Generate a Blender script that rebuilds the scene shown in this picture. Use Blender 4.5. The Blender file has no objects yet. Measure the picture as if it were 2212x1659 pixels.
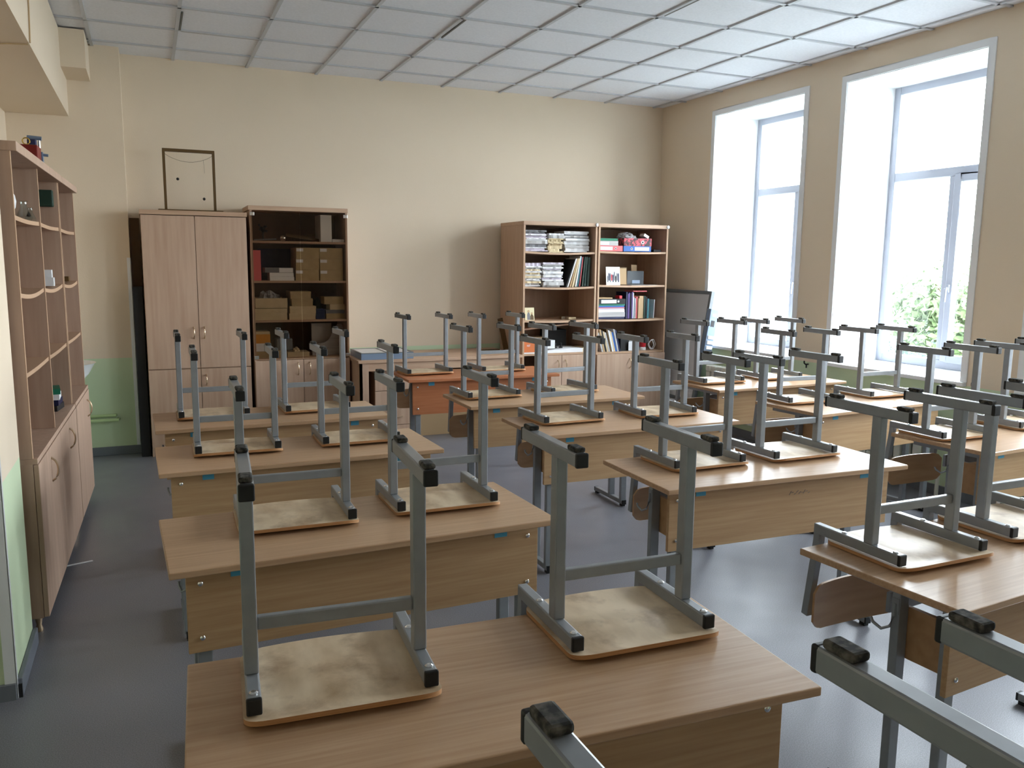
import bpy, bmesh, math, random
from mathutils import Vector, Matrix
random.seed(7)
PI = math.pi
scn = bpy.context.scene
COL = scn.collection

# ------------------------------------------------------------------ camera
F_PX, YAW, PITCH, ROLL, CAM_H = 1784.6, 0.4131888, 0.1443129, 0.010104, 1.5810
cyw, syw, cp, sp = math.cos(YAW), math.sin(YAW), math.cos(PITCH), math.sin(PITCH)
fw = Vector((syw*cp, cyw*cp, -sp)); rt = Vector((cyw, -syw, 0)); up = rt.cross(fw)
cr_, sr_ = math.cos(ROLL), math.sin(ROLL)
rt, up = rt*cr_ + up*sr_, up*cr_ - rt*sr_
cam = bpy.data.cameras.new('camera'); cam_o = bpy.data.objects.new('camera', cam); COL.objects.link(cam_o)
cam.sensor_fit = 'HORIZONTAL'; cam.sensor_width = 36; cam.lens = 36*F_PX/2212; cam.clip_start = 0.02; cam.clip_end = 300
m = Matrix((rt, up, -fw)).transposed().to_4x4(); m.translation = (0, 0, CAM_H)
cam_o.matrix_world = m
scn.camera = cam_o

# ------------------------------------------------------------------ world, light, exposure
w = bpy.data.worlds.new('world'); scn.world = w; w.use_nodes = True
nt = w.node_tree; nt.nodes.clear()
wo = nt.nodes.new('ShaderNodeOutputWorld'); bg = nt.nodes.new('ShaderNodeBackground')
tc = nt.nodes.new('ShaderNodeTexCoord'); sx = nt.nodes.new('ShaderNodeSeparateXYZ')
rp = nt.nodes.new('ShaderNodeValToRGB')
rp.color_ramp.elements[0].position = 0.0; rp.color_ramp.elements[0].color = (0.90, 0.925, 1.0, 1)
rp.color_ramp.elements[1].position = 1.0; rp.color_ramp.elements[1].color = (0.82, 0.885, 1.0, 1)
nt.links.new(tc.outputs['Generated'], sx.inputs[0]); nt.links.new(sx.outputs['Z'], rp.inputs[0])
nt.links.new(rp.outputs[0], bg.inputs[0]); bg.inputs[1].default_value = 7.0
nt.links.new(bg.outputs[0], wo.inputs[0])
scn.view_settings.view_transform = 'Standard'; scn.view_settings.look = 'None'
scn.view_settings.gamma = 1; scn.view_settings.use_curve_mapping = False
scn.view_settings.exposure = 2.1
WINS = [(5.51, 6.70), (3.87, 5.07), (2.23, 3.43), (0.59, 1.79)]   # window openings along the right wall
WX, WZ0, WZ1, GX = 5.03, 0.82, 3.00, 5.53
for i, (a, b) in enumerate(WINS):            # portals: they only guide sky sampling through the panes
    L = bpy.data.lights.new('window_portal', 'AREA'); L.shape = 'RECTANGLE'
    L.size = b-a; L.size_y = WZ1-WZ0; L.cycles.is_portal = True
    o = bpy.data.objects.new('window_portal', L); COL.objects.link(o)
    o.location = (GX+0.09, (a+b)/2, (WZ0+WZ1)/2)
    o.rotation_euler = (PI/2, 0, PI/2)       # faces -x, into the room

# ------------------------------------------------------------------ helpers
class MB:
    def __init__(s): s.v = []; s.f = []
    def quadmesh(s, vs, fs):
        n = len(s.v); s.v += [tuple(v) for v in vs]; s.f += [tuple(i+n for i in f) for f in fs]; return s
    def box(s, x0, x1, y0, y1, z0, z1, M=None):
        vs = [(x, y, z) for z in (z0, z1) for (x, y) in ((x0, y0), (x1, y0), (x1, y1), (x0, y1))]
        if M: vs = [M @ Vector(v) for v in vs]
        return s.quadmesh(vs, [(3, 2, 1, 0), (4, 5, 6, 7), (0, 1, 5, 4), (1, 2, 6, 5), (2, 3, 7, 6), (3, 0, 4, 7)])
    def bar(s, p0, p1, w, h, upv=(0, 0, 1)):
        p0, p1 = Vector(p0), Vector(p1); d = (p1-p0).normalized(); u = Vector(upv)
        if abs(d.dot(u)) > .95: u = Vector((0, 1, 0))
        r = d.cross(u).normalized(); u = r.cross(d).normalized()
        vs = [p + r*(w/2)*a + u*(h/2)*b for p in (p0, p1) for a, b in ((-1, -1), (1, -1), (1, 1), (-1, 1))]
        return s.quadmesh(vs, [(3, 2, 1, 0), (4, 5, 6, 7), (0, 1, 5, 4), (1, 2, 6, 5), (2, 3, 7, 6), (3, 0, 4, 7)])
    def tube(s, pts, r, n=8):
        pts = [Vector(p) for p in pts]; rings = []
        rs = r if isinstance(r, (list, tuple)) else [r]*len(pts)
        for i, p in enumerate(pts):
            d = (pts[min(i+1, len(pts)-1)] - pts[max(i-1, 0)]).normalized()
            u = Vector((0, 0, 1)) if abs(d.z) < .9 else Vector((1, 0, 0))
            a = d.cross(u).normalized(); b = d.cross(a)
            rings.append([p + (a*math.cos(2*PI*k/n) + b*math.sin(2*PI*k/n))*rs[i] for k in range(n)])
        vs = [v for R in rings for v in R]; fs = []
        for i in range(len(pts)-1):
            for k in range(n): fs.append((i*n+k, i*n+(k+1) % n, (i+1)*n+(k+1) % n, (i+1)*n+k))
        fs.append(tuple(range(n-1, -1, -1))); fs.append(tuple((len(pts)-1)*n+k for k in range(n)))
        return s.quadmesh(vs, fs)
    def lathe(s, prof, c=(0, 0, 0), n=20):
        vs = []; fs = []
        for r, z in prof:
            for k in range(n): vs.append((c[0]+r*math.cos(2*PI*k/n), c[1]+r*math.sin(2*PI*k/n), c[2]+z))
        for i in range(len(prof)-1):
            for k in range(n): fs.append((i*n+k, i*n+(k+1) % n, (i+1)*n+(k+1) % n, (i+1)*n+k))
        fs.append(tuple(range(n-1, -1, -1))); fs.append(tuple((len(prof)-1)*n+k for k in range(n)))
        return s.quadmesh(vs, fs)
    def ball(s, c, r, n=12, sq=(1, 1, 1)):
        vs = []; fs = []; m_ = n//2
        for i in range(m_+1):
            t = PI*i/m_
            for k in range(n):
                vs.append((c[0]+sq[0]*r*math.sin(t)*math.cos(2*PI*k/n), c[1]+sq[1]*r*math.sin(t)*math.sin(2*PI*k/n), c[2]-sq[2]*r*math.cos(t)))
        for i in range(m_):
            for k in range(n): fs.append((i*n+k, i*n+(k+1) % n, (i+1)*n+(k+1) % n, (i+1)*n+k))
        return s.quadmesh(vs, fs)
    def prism(s, poly, ax, a, b):
        """poly in the plane perpendicular to axis ax, extruded from a to b"""
        n = len(poly); vs = []
        for t in (a, b):
            for (p, q) in poly:
                vs.append({'x': (t, p, q), 'y': (p, t, q), 'z': (p, q, t)}[ax])
        fs = [tuple(range(n-1, -1, -1)), tuple(range(n, 2*n))] + [(i, (i+1) % n, n+(i+1) % n, n+i) for i in range(n)]
        return s.quadmesh(vs, fs)
    def build(s, name, mat, parent=None, loc=(0, 0, 0), rotz=0, bevel=0, seg=2, smooth=False, rot=None):
        me = bpy.data.meshes.new(name); bm = bmesh.new()
        vv = [bm.verts.new(v) for v in s.v]
        for f in s.f:
            try: bm.faces.new([vv[i] for i in f])
            except ValueError: pass
        bmesh.ops.remove_doubles(bm, verts=bm.verts, dist=1e-6)
        bmesh.ops.recalc_face_normals(bm, faces=bm.faces)
        if bevel:
            ed = [e for e in bm.edges if len(e.link_faces) == 2 and e.calc_face_angle(0) > .6]
            bmesh.ops.bevel(bm, geom=ed, offset=bevel, segments=seg, profile=.5, affect='EDGES', clamp_overlap=True)
        bm.to_mesh(me); bm.free()
        if smooth:
            for p in me.polygons: p.use_smooth = True
            try: me.set_sharp_from_angle(angle=math.radians(35))
            except Exception: pass
        me.materials.append(mat)
        o = bpy.data.objects.new(name, me); COL.objects.link(o)
        o.parent = parent; o.location = loc; o.rotation_euler = rot if rot else (0, 0, rotz)
        return o

def tag(o, label, cat, group=None, kind=None):
    o['label'] = label; o['category'] = cat
    if group: o['group'] = group
    if kind: o['kind'] = kind
    return o
def thing(name, label, cat, loc=(0, 0, 0), rotz=0, group=None):
    o = bpy.data.objects.new(name, None); COL.objects.link(o); o.empty_display_size = .05
    o.location = loc; o.rotation_euler = (0, 0, rotz)
    return tag(o, label, cat, group)
def struct(name, mb, mat, label=None, cat=None, **k):
    o = mb.build(name, mat, **k); o['kind'] = 'structure'
    if label: o['label'] = label
    if cat: o['category'] = cat
    return o
def dup(root, loc, rotz, label, group=None):
    def cp_(o, par):
        c = o.copy(); COL.objects.link(c); c.parent = par
        for ch in kids[o]: cp_(ch, c)
        return c
    kids = {}
    def walk(o):
        kids[o] = list(o.children)
        for c in kids[o]: walk(c)
    walk(root)
    r = cp_(root, None); r.location = loc; r.rotation_euler = (0, 0, rotz); r['label'] = label
    if group: r['group'] = group
    return r

# ------------------------------------------------------------------ materials
def base_mat(name, color=(.5, .5, .5), rough=.5, metal=0.0, spec=.5, coat=0.0, trans=0.0, ior=1.45):
    m = bpy.data.materials.new(name); m.use_nodes = True
    b = m.node_tree.nodes['Principled BSDF']
    b.inputs['Base Color'].default_value = (*color, 1); b.inputs['Roughness'].default_value = rough
    b.inputs['Metallic'].default_value = metal; b.inputs['Specular IOR Level'].default_value = spec
    b.inputs['Coat Weight'].default_value = coat; b.inputs['Transmission Weight'].default_value = trans
    b.inputs['IOR'].default_value = ior
    return m
def nodes(m): return m.node_tree.nodes, m.node_tree.links, m.node_tree.nodes['Principled BSDF']
def noise_mix(name, c1, c2, scale=(1, 1, 1), nscale=10, rough=.5, detail=4, lo=.3, hi=.7, bump=0, bdist=.001, metal=0, spec=.5, rvar=0, rnd=True):
    m = base_mat(name, c1, rough, metal, spec); N, Lk, b = nodes(m)
    tc = N.new('ShaderNodeTexCoord'); mp = N.new('ShaderNodeMapping'); mp.inputs['Scale'].default_value = scale
    Lk.new(tc.outputs['Object'], mp.inputs[0])
    if rnd:
        oi = N.new('ShaderNodeObjectInfo'); mu = N.new('ShaderNodeMath'); mu.operation = 'MULTIPLY'; mu.inputs[1].default_value = 37
        Lk.new(oi.outputs['Random'], mu.inputs[0]); Lk.new(mu.outputs[0], mp.inputs['Location'])
    nz = N.new('ShaderNodeTexNoise'); nz.inputs['Scale'].default_value = nscale; nz.inputs['Detail'].default_value = detail
    Lk.new(mp.outputs[0], nz.inputs[0])
    r = N.new('ShaderNodeValToRGB'); r.color_ramp.elements[0].position = lo; r.color_ramp.elements[1].position = hi
    r.color_ramp.elements[0].color = (*c1, 1); r.color_ramp.elements[1].color = (*c2, 1)
    Lk.new(nz.outputs['Fac'], r.inputs[0]); Lk.new(r.outputs[0], b.inputs['Base Color'])
    if bump:
        bp = N.new('ShaderNodeBump'); bp.inputs['Strength'].default_value = bump; bp.inputs['Distance'].default_value = bdist
        Lk.new(nz.outputs['Fac'], bp.inputs['Height']); Lk.new(bp.outputs[0], b.inputs['Normal'])
    if rvar:
        mr = N.new('ShaderNodeMapRange'); mr.inputs['To Min'].default_value = rough-rvar; mr.inputs['To Max'].default_value = rough+rvar
        Lk.new(nz.outputs['Fac'], mr.inputs[0]); Lk.new(mr.outputs[0], b.inputs['Roughness'])
    return m
def lin(r, g, b):
    f = lambda c: ((c/255+.055)/1.055)**2.4 if c > 10 else c/255/12.92
    return (f(r), f(g), f(b))

M = {}
M['top'] = noise_mix('desk_laminate', lin(178, 142, 108), lin(196, 162, 128), (1.2, 30, 30), 3, .32, 5, .3, .7)
M['top_edge'] = M['top']
M['panel'] = noise_mix('desk_panel_laminate', lin(176, 140, 100), lin(192, 158, 118), (1.2, 30, 30), 3, .45, 5, .3, .7)
M['brown'] = noise_mix('brown_desk_laminate', lin(176, 108, 70), lin(188, 122, 82), (1.5, 30, 30), 3, .35, 5)
M['beech_v'] = noise_mix('beech_vertical_grain', lin(184, 152, 128), lin(200, 170, 146), (14, 14, .9), 2.2, .5, 6, .3, .72)
M['beech_h'] = noise_mix('beech_horizontal_grain', lin(184, 150, 124), lin(200, 168, 140), (.9, 14, 14), 2.2, .5, 6)
M['beech_y'] = noise_mix('beech_grain_along_wall', lin(180, 150, 128), lin(196, 166, 144), (14, 14, .9), 2.2, .55, 6)
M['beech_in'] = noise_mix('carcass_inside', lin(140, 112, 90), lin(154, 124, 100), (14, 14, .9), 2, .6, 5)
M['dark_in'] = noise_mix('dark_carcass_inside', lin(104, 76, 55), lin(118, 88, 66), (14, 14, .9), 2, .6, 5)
M['edge'] = base_mat('pale_edge_banding', lin(192, 158, 128), .5)
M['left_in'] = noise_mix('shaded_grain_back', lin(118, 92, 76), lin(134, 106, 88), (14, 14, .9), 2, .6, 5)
M['ply'] = noise_mix('birch_plywood', lin(196, 168, 132), lin(230, 208, 176), (4, 1.6, 1), 3.2, .42, 8, .34, .62, rvar=.06)
M['ply_edge'] = noise_mix('plywood_edge', lin(164, 115, 72), lin(196, 148, 100), (1, 1, 220), 2, .5, 3)
M['ply_back'] = noise_mix('backrest_plywood', lin(168, 128, 88), lin(186, 146, 106), (1, 10, 10), 3, .4, 5)
M['metal'] = noise_mix('grey_painted_steel', lin(140, 144, 148), lin(152, 156, 160), (6, 6, 6), 4, .32, 4, .2, .8, metal=.25, rvar=.05)
M['cap'] = base_mat('black_plastic', lin(24, 25, 27), .45)
M['pad'] = noise_mix('dusty_rubber', lin(40, 40, 38), lin(112, 107, 98), (30, 30, 30), 3, .9, 8, .42, .72)
M['chrome'] = base_mat('chrome', (.8, .8, .8), .18, 1)
M['handle'] = base_mat('satin_brass_handle', lin(205, 180, 150), .3, .8)
M['white'] = base_mat('white_plastic', (.86, .87, .88), .25)
M['paperw'] = noise_mix('white_paper', (.78, .78, .8), (.88, .88, .88), (2, 2, 90), 3, .7, 4)
M['paperg'] = noise_mix('grey_paper', lin(165, 162, 160), lin(205, 202, 200), (1, 1, 90), 3, .7, 4)
M['papery'] = noise_mix('yellowed_paper', lin(212, 192, 154), lin(218, 199, 162), (1, 1, 90), 3, .7, 4)
M['papero'] = noise_mix('lilac_paper', lin(188, 176, 190), lin(212, 204, 214), (1, 1, 90), 3, .7, 4)
M['card'] = noise_mix('cardboard', lin(176, 152, 110), lin(188, 166, 124), (5, 5, 5), 3, .75)
M['cardp'] = noise_mix('pale_cardboard', lin(205, 184, 146), lin(218, 198, 160), (5, 5, 5), 3, .75)
M['black'] = base_mat('matt_black', (.012, .012, .013), .6)
M['navy'] = base_mat('navy_blue', lin(22, 30, 70), .4)
M['red'] = base_mat('red_plastic', lin(200, 40, 50), .4)
M['pink'] = base_mat('coral_card', lin(226, 106, 110), .5)
M['green'] = base_mat('green_card', lin(24, 120, 90), .5)
M['blue'] = base_mat('blue_card', lin(50, 100, 175), .45)
M['orange'] = base_mat('orange_card', lin(212, 116, 62), .6)
M['orangey'] = base_mat('amber_card', lin(220, 152, 60), .6)
M['dgreen'] = base_mat('dark_green', lin(36, 62, 50), .5)
M['purple'] = base_mat('purple_card', lin(82, 60, 120), .5)
M['teal'] = base_mat('teal_card', lin(60, 120, 130), .5)
M['gold'] = base_mat('gold_paint', lin(222, 212, 172), .4)
M['greyc'] = base_mat('grey_card', lin(120, 120, 124), .6)
M['bluesticker'] = base_mat('light_blue_sticker', lin(80, 160, 190), .6)
M['tan'] = base_mat('tan_card', lin(190, 160, 120), .6)
M['walnut'] = base_mat('brown_varnished_wood', lin(96, 72, 38), .45)
M['enamel'] = base_mat('white_enamel', (.83, .84, .84), .2)
M['grey_frame'] = base_mat('grey_board_frame', lin(112, 116, 118), .45)
M['board'] = base_mat('pale_writing_surface', lin(205, 205, 206), .3)
M['bluegrey'] = base_mat('blue_grey_plastic', lin(120, 136, 158), .35)
M['radiator'] = base_mat('radiator_paint', lin(220, 218, 205), .4)
M['pipe'] = base_mat('pale_green_paint', lin(186, 206, 152), .45)
M['base'] = base_mat('grey_baseboard', lin(112, 116, 124), .5)
M['bagclear'] = base_mat('crinkled_film', (.85, .87, .9), .25, trans=.55, ior=1.1)
m = M['ply']; N, Lk, b = nodes(m)
tcs = N.new('ShaderNodeTexCoord'); oi = N.new('ShaderNodeObjectInfo'); ad = N.new('ShaderNodeVectorMath'); ad.operation = 'ADD'
cm = N.new('ShaderNodeCombineXYZ'); mu = N.new('ShaderNodeMath'); mu.operation = 'MULTIPLY'; mu.inputs[1].default_value = 91
Lk.new(oi.outputs['Random'], mu.inputs[0]); Lk.new(mu.outputs[0], cm.inputs[0]); Lk.new(mu.outputs[0], cm.inputs[1])
Lk.new(tcs.outputs['Object'], ad.inputs[0]); Lk.new(cm.outputs[0], ad.inputs[1])
nw = N.new('ShaderNodeTexNoise'); nw.inputs['Scale'].default_value = 7; nw.inputs['Detail'].default_value = 9; nw.inputs['Roughness'].default_value = .62; Lk.new(ad.outputs[0], nw.inputs[0])
rw = N.new('ShaderNodeValToRGB'); rw.color_ramp.elements[0].position = .50; rw.color_ramp.elements[1].position = .68
rw.color_ramp.elements[0].color = (0, 0, 0, 1); rw.color_ramp.elements[1].color = (.7, .7, .7, 1); Lk.new(nw.outputs['Fac'], rw.inputs[0])
wm = N.new('ShaderNodeMix'); wm.data_type = 'RGBA'; src = b.inputs['Base Color'].links[0].from_socket
Lk.new(rw.outputs[0], wm.inputs[0]); Lk.new(src, wm.inputs[6]); wm.inputs[7].default_value = (*lin(148, 116, 84), 1); Lk.new(wm.outputs[2], b.inputs['Base Color'])
# one paint scheme on every wall: green dado to 0.8 m, cream above
m = base_mat('wall_paint', rough=.6, spec=.3); N, Lk, b = nodes(m)
g = N.new('ShaderNodeNewGeometry'); s_ = N.new('ShaderNodeSeparateXYZ'); Lk.new(g.outputs['Position'], s_.inputs[0])
gt = N.new('ShaderNodeMath'); gt.operation = 'GREATER_THAN'; gt.inputs[1].default_value = .795; Lk.new(s_.outputs['Z'], gt.inputs[0])
nz = N.new('ShaderNodeTexNoise'); nz.inputs['Scale'].default_value = 1.3; nz.inputs['Detail'].default_value = 6; Lk.new(g.outputs['Position'], nz.inputs[0])
def mixc(a, b_, fac):
    x = N.new('ShaderNodeMix'); x.data_type = 'RGBA'
    for sock, val in ((6, a), (7, b_)):
        if hasattr(val, 'links'): Lk.new(val, x.inputs[sock])
        else: x.inputs[sock].default_value = (*val, 1)
    Lk.new(fac, x.inputs[0]); return x.outputs[2]
cream = mixc(lin(227, 209, 184), lin(233, 216, 193), nz.outputs['Fac'])
grn = mixc(lin(204, 219, 182), lin(210, 225, 190), nz.outputs['Fac'])
Lk.new(mixc(grn, cream, gt.outputs[0]), b.inputs['Base Color'])
n2 = N.new('ShaderNodeTexNoise'); n2.inputs['Scale'].default_value = 90; Lk.new(g.outputs['Position'], n2.inputs[0])
bp = N.new('ShaderNodeBump'); bp.inputs['Strength'].default_value = .15; bp.inputs['Distance'].default_value = .003
Lk.new(n2.outputs['Fac'], bp.inputs['Height']); Lk.new(bp.outputs[0], b.inputs['Normal'])
M['wall'] = m
# linoleum
m = base_mat('linoleum', rough=.3, spec=.9); N, Lk, b = nodes(m)
g = N.new('ShaderNodeNewGeometry')
n1 = N.new('ShaderNodeTexNoise'); n1.inputs['Scale'].default_value = 260; n1.inputs['Detail'].default_value = 3
n2 = N.new('ShaderNodeTexNoise'); n2.inputs['Scale'].default_value = 1.6; n2.inputs['Detail'].default_value = 3
for q in (n1, n2): Lk.new(g.outputs['Position'], q.inputs[0])
r1 = N.new('ShaderNodeValToRGB'); r1.color_ramp.elements[0].position = .35; r1.color_ramp.elements[1].position = .7
r1.color_ramp.elements[0].color = (*lin(104, 104, 110), 1); r1.color_ramp.elements[1].color = (*lin(138, 138, 146), 1)
Lk.new(n1.outputs['Fac'], r1.inputs[0])
s_ = N.new('ShaderNodeSeparateXYZ'); Lk.new(g.outputs['Position'], s_.inputs[0])
# sheet seams: a dark line every 2 m along the room
ad = N.new('ShaderNodeMath'); ad.operation = 'ADD'; ad.inputs[1].default_value = 1.38; Lk.new(s_.outputs['X'], ad.inputs[0])
md = N.new('ShaderNodeMath'); md.operation = 'PINGPONG'; md.inputs[1].default_value = 1.5; Lk.new(ad.outputs[0], md.inputs[0])
lt = N.new('ShaderNodeMath'); lt.operation = 'LESS_THAN'; lt.inputs[1].default_value = .0025; Lk.new(md.outputs[0], lt.inputs[0])
Lk.new(mixc(r1.outputs[0], lin(58, 58, 60), lt.outputs[0]), b.inputs['Base Color'])
mr = N.new('ShaderNodeMapRange'); mr.inputs['From Min'].default_value = .3; mr.inputs['From Max'].default_value = .7
mr.inputs['To Min'].default_value = .28; mr.inputs['To Max'].default_value = .48
Lk.new(n2.outputs['Fac'], mr.inputs[0]); Lk.new(mr.outputs[0], b.inputs['Roughness'])
bp = N.new('ShaderNodeBump'); bp.inputs['Strength'].default_value = .25; bp.inputs['Distance'].default_value = .02
Lk.new(n2.outputs['Fac'], bp.inputs['Height']); Lk.new(bp.outputs[0], b.inputs['Normal'])
M['floor'] = m
M['tile'] = noise_mix('mineral_ceiling_tile', lin(226, 227, 232), lin(234, 235, 240), (1, 1, 1), 60, .9, 6, rnd=False)
M['grid'] = base_mat('white_ceiling_rail', lin(196, 198, 202), .5)
M['gridgap'] = base_mat('tile_gap', lin(120, 118, 112), .8)
# window glass: clear pane with a fresnel reflection
m = bpy.data.materials.new('clear_glass'); m.use_nodes = True; N = m.node_tree.nodes; Lk = m.node_tree.links; N.clear()
out = N.new('ShaderNodeOutputMaterial'); mx = N.new('ShaderNodeMixShader'); tr = N.new('ShaderNodeBsdfTransparent'); gl = N.new('ShaderNodeBsdfGlossy')
lw = N.new('ShaderNodeLayerWeight'); lw.inputs[0].default_value = .5
p5 = N.new('ShaderNodeMath'); p5.operation = 'POWER'; p5.inputs[1].default_value = 5; Lk.new(lw.outputs['Facing'], p5.inputs[0])
fr = N.new('ShaderNodeMath'); fr.operation = 'MULTIPLY_ADD'; fr.inputs[1].default_value = .9; fr.inputs[2].default_value = .04; Lk.new(p5.outputs[0], fr.inputs[0]); gl.inputs['Roughness'].default_value = .02
tr.inputs[0].default_value = (.95, .98, .97, 1)
Lk.new(fr.outputs[0], mx.inputs[0]); Lk.new(tr.outputs[0], mx.inputs[1]); Lk.new(gl.outputs[0], mx.inputs[2]); Lk.new(mx.outputs[0], out.inputs[0])
M['glass'] = m
m2 = M['glass'].copy(); m2.name = 'dimming_cabinet_glass'; M['cabglass'] = m2  # brown tint added to darken the cabinet inside, standing in for its shade
for n_ in m2.node_tree.nodes:
    if n_.type == 'BSDF_TRANSPARENT': n_.inputs[0].default_value = (.74, .69, .64, 1)
    if n_.type == 'MATH' and n_.operation == 'MULTIPLY_ADD': n_.inputs[2].default_value = .012
M['pvc'] = base_mat('white_pvc_frame', lin(172, 176, 188), .3)
M['leaf'] = noise_mix('tree_leaves', lin(56, 74, 42), lin(104, 124, 82), (1, 1, 1), 3, .6)
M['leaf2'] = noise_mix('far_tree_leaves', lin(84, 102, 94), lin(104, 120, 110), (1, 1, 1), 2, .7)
M['bark'] = base_mat('bark', lin(90, 75, 60), .9)
M['grass'] = noise_mix('pale_ground', lin(104, 112, 108), lin(120, 126, 122), (1, 1, 1), .4, .95)

# ------------------------------------------------------------------ room shell
H, D, XL, YF, XN, YS, YP, XP = 3.20, 7.60, -2.2, -1.6, -0.92, 3.29, 7.37, -0.125
struct('floor', MB().box(XL-.2, WX+.2, YF-.2, D+.2, -.12, 0), M['floor'])
struct('ceiling', MB().box(XL-.2, WX+.2, YF-.2, D+.2, H+.012, H+.13), M['tile'])
gm = MB(); gg = MB()
k = -5
x = -.31 - .58*3
while x < WX:
    gm.box(x-.012, x+.012, YF, D, H, H+.012); x += .58
y = 7.20
while y > YF:
    gm.box(XL, WX, y-.012, y+.012, H, H+.0118); y -= .575
struct('trim_1', gm, M['grid'], 'white rails of the suspended ceiling grid')
# a few tiles sit crooked and show a dark gap beside the rail
for (a, b_, c, d_) in ((.302, .86, 6.640, 6.652), (.844, .856, 6.16, 6.64), (.286, .298, 6.16, 6.64), (2.04, 2.05, 5.5, 6.0), (3.19, 3.2, 4.4, 4.85)):
    gg.box(a, b_, c, d_, H+.002, H+.0125)
struct('trim_2', gg, M['gridgap'], 'dark gaps beside badly seated ceiling tiles')
struct('wall_back', MB().box(XP, WX+.2, D, D+.2, 0, H+.1), M['wall'])
struct('wall_back_pier', MB().box(XN-.2, XP, YP, D+.2, 0, H+.1), M['wall'])
wr = MB(); ys = [D] + [v for a, b_ in WINS for v in (b_, a)] + [YF]
for i in range(0, len(ys), 2): wr.box(WX, WX+.62, ys[i+1], ys[i], 0, H+.1)
for a, b_ in WINS: wr.box(WX, WX+.62, a, b_, 0, WZ0-.03); wr.box(WX, WX+.62, a, b_, WZ1, H+.1)
struct('wall_right', wr, M['wall'])
struct('wall_left', MB().box(XL-.2, XL, YF-.2, YS, 0, H+.1).box(XL-.2, -.509, YS, 3.76, 0, H+.1).box(XN-.2, XN, 3.76, YP, 0, H+.1), M['wall'])
struct('wall_front', MB().box(XL-.2, WX+.2, YF-.2, YF, 0, H+.1), M['wall'])
struct('ceiling_beam', MB().box(XN, -.497, 3.76, YP, 2.665, H).box(-.497, -.335, 6.89, YP, 2.936, H), M['wall'])
# baseboards, corner trims
struct('baseboard_left', MB().box(-.509, -.490, YS+.006, 3.76, 0, .07).box(XN, XN+.016, 6.2, YP, 0, .07), M['base'], bevel=.004)
struct('baseboard_back', MB().box(XN, XP+.02, YP-.018, YP, 0, .07).box(XP+.016, WX, D-.016, D, 0, .07), M['base'], bevel=.004)
struct('baseboard_front', MB().box(XL, -.51, YS-.016, YS, 0, .06), M['base'])
struct('baseboard_right', MB().box(WX-.016, WX, YF, D, 0, .07), M['base'])
struct('trim_3', MB().box(-.545, -.507, YS-.004, YS, 0, 2.66).box(-.509, -.505, YS-.004, YS+.012, 0, 2.66), M['white'], 'white corner strip of the near wall end')
struct('trim_4', MB().box(-.150, -.122, YP-.004, YP, .07, 1.60).box(-.125, -.121, YP-.004, YP+.03, .07, 1.60), M['white'], 'white corner strip of the back pier')
struct('trim_5', MB().box(-.506, -.492, YS-.001, YS+.010, 0, .05), M['black'], 'open black end of the baseboard')

# windows
def window(n, a, b_):
    r = struct('window_%d' % n, MB().box(GX, GX+.07, a+.004, a+.065, WZ0, WZ1).box(GX, GX+.07, b_-.065, b_-.004, WZ0, WZ1)
               .box(GX, GX+.07, a+.065, b_-.065, WZ1-.065, WZ1-.002).box(GX, GX+.07, a+.065, b_-.065, WZ0, WZ0+.065)
               .box(GX, GX+.07, a+.065, b_-.065, 2.262, 2.33), M['pvc'], bevel=.006)
    mid = (a+b_)/2 - .0
    MB().box(GX+.004, GX+.066, mid-.03, mid+.03, WZ0+.065, 2.262).build('mullion', M['pvc'], r, bevel=.004)
    # opening sash on the near side of the mullion
    s = MB(); y0, y1, z0, z1 = a+.055, mid-.022, WZ0+.055, 2.272
    s.box(GX-.014, GX+.05, y0, y0+.055, z0, z1).box(GX-.014, GX+.05, y1-.055, y1, z0, z1)
    s.box(GX-.014, GX+.05, y0+.055, y1-.055, z0, z0+.055).box(GX-.014, GX+.05, y0+.055, y1-.055, z1-.055, z1)
    sash = s.build('sash', M['pvc'], r, bevel=.006)
    hd = MB().box(GX-.03, GX-.014, y1-.042, y1-.014, 1.40, 1.46)
    hd.bar((GX-.045, y1-.028, 1.43), (GX-.05, y1-.028, 1.33), .02, .014, (1, 0, 0)).box(GX-.045, GX-.028, y1-.036, y1-.02, 1.42, 1.44)
    hd.build('handle', M['pvc'], sash, bevel=.003)
    MB().box(GX+.02, GX+.026, y0+.04, y1-.04, z0+.04, z1-.04).build('glass_pane', M['glass'], sash)
    MB().box(GX+.03, GX+.036, mid+.02, b_-.05, WZ0+.05, 2.27).build('glass_pane', M['glass'], r)
    MB().box(GX+.03, GX+.036, a+.05, b_-.05, 2.32, WZ1-.05).build('glass_pane', M['glass'], r)
    MB().box(WX-.035, GX+.01, a-.04, b_+.04, WZ0-.03, WZ0).build('sill', M['white'], r, bevel=.006)
    t = .008
    MB().box(WX, GX, a, a+t, WZ0, WZ1).box(WX, GX, b_-t, b_, WZ0, WZ1).box(WX, GX, a+t, b_-t, WZ1-t, WZ1).build('reveal_lining', M['white'], r)
    c = .045
    MB().box(WX-.010, WX, a-c, a+.004, WZ0-.0, WZ1+c).box(WX-.010, WX, b_-.004, b_+c, WZ0-.0, WZ1+c).box(WX-.010, WX, a+.004, b_-.004, WZ1-.004, WZ1+c).build('casing', M['white'], r, bevel=.002)
for i, (a, b_) in enumerate(WINS): window(i+1, a, b_)

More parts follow.
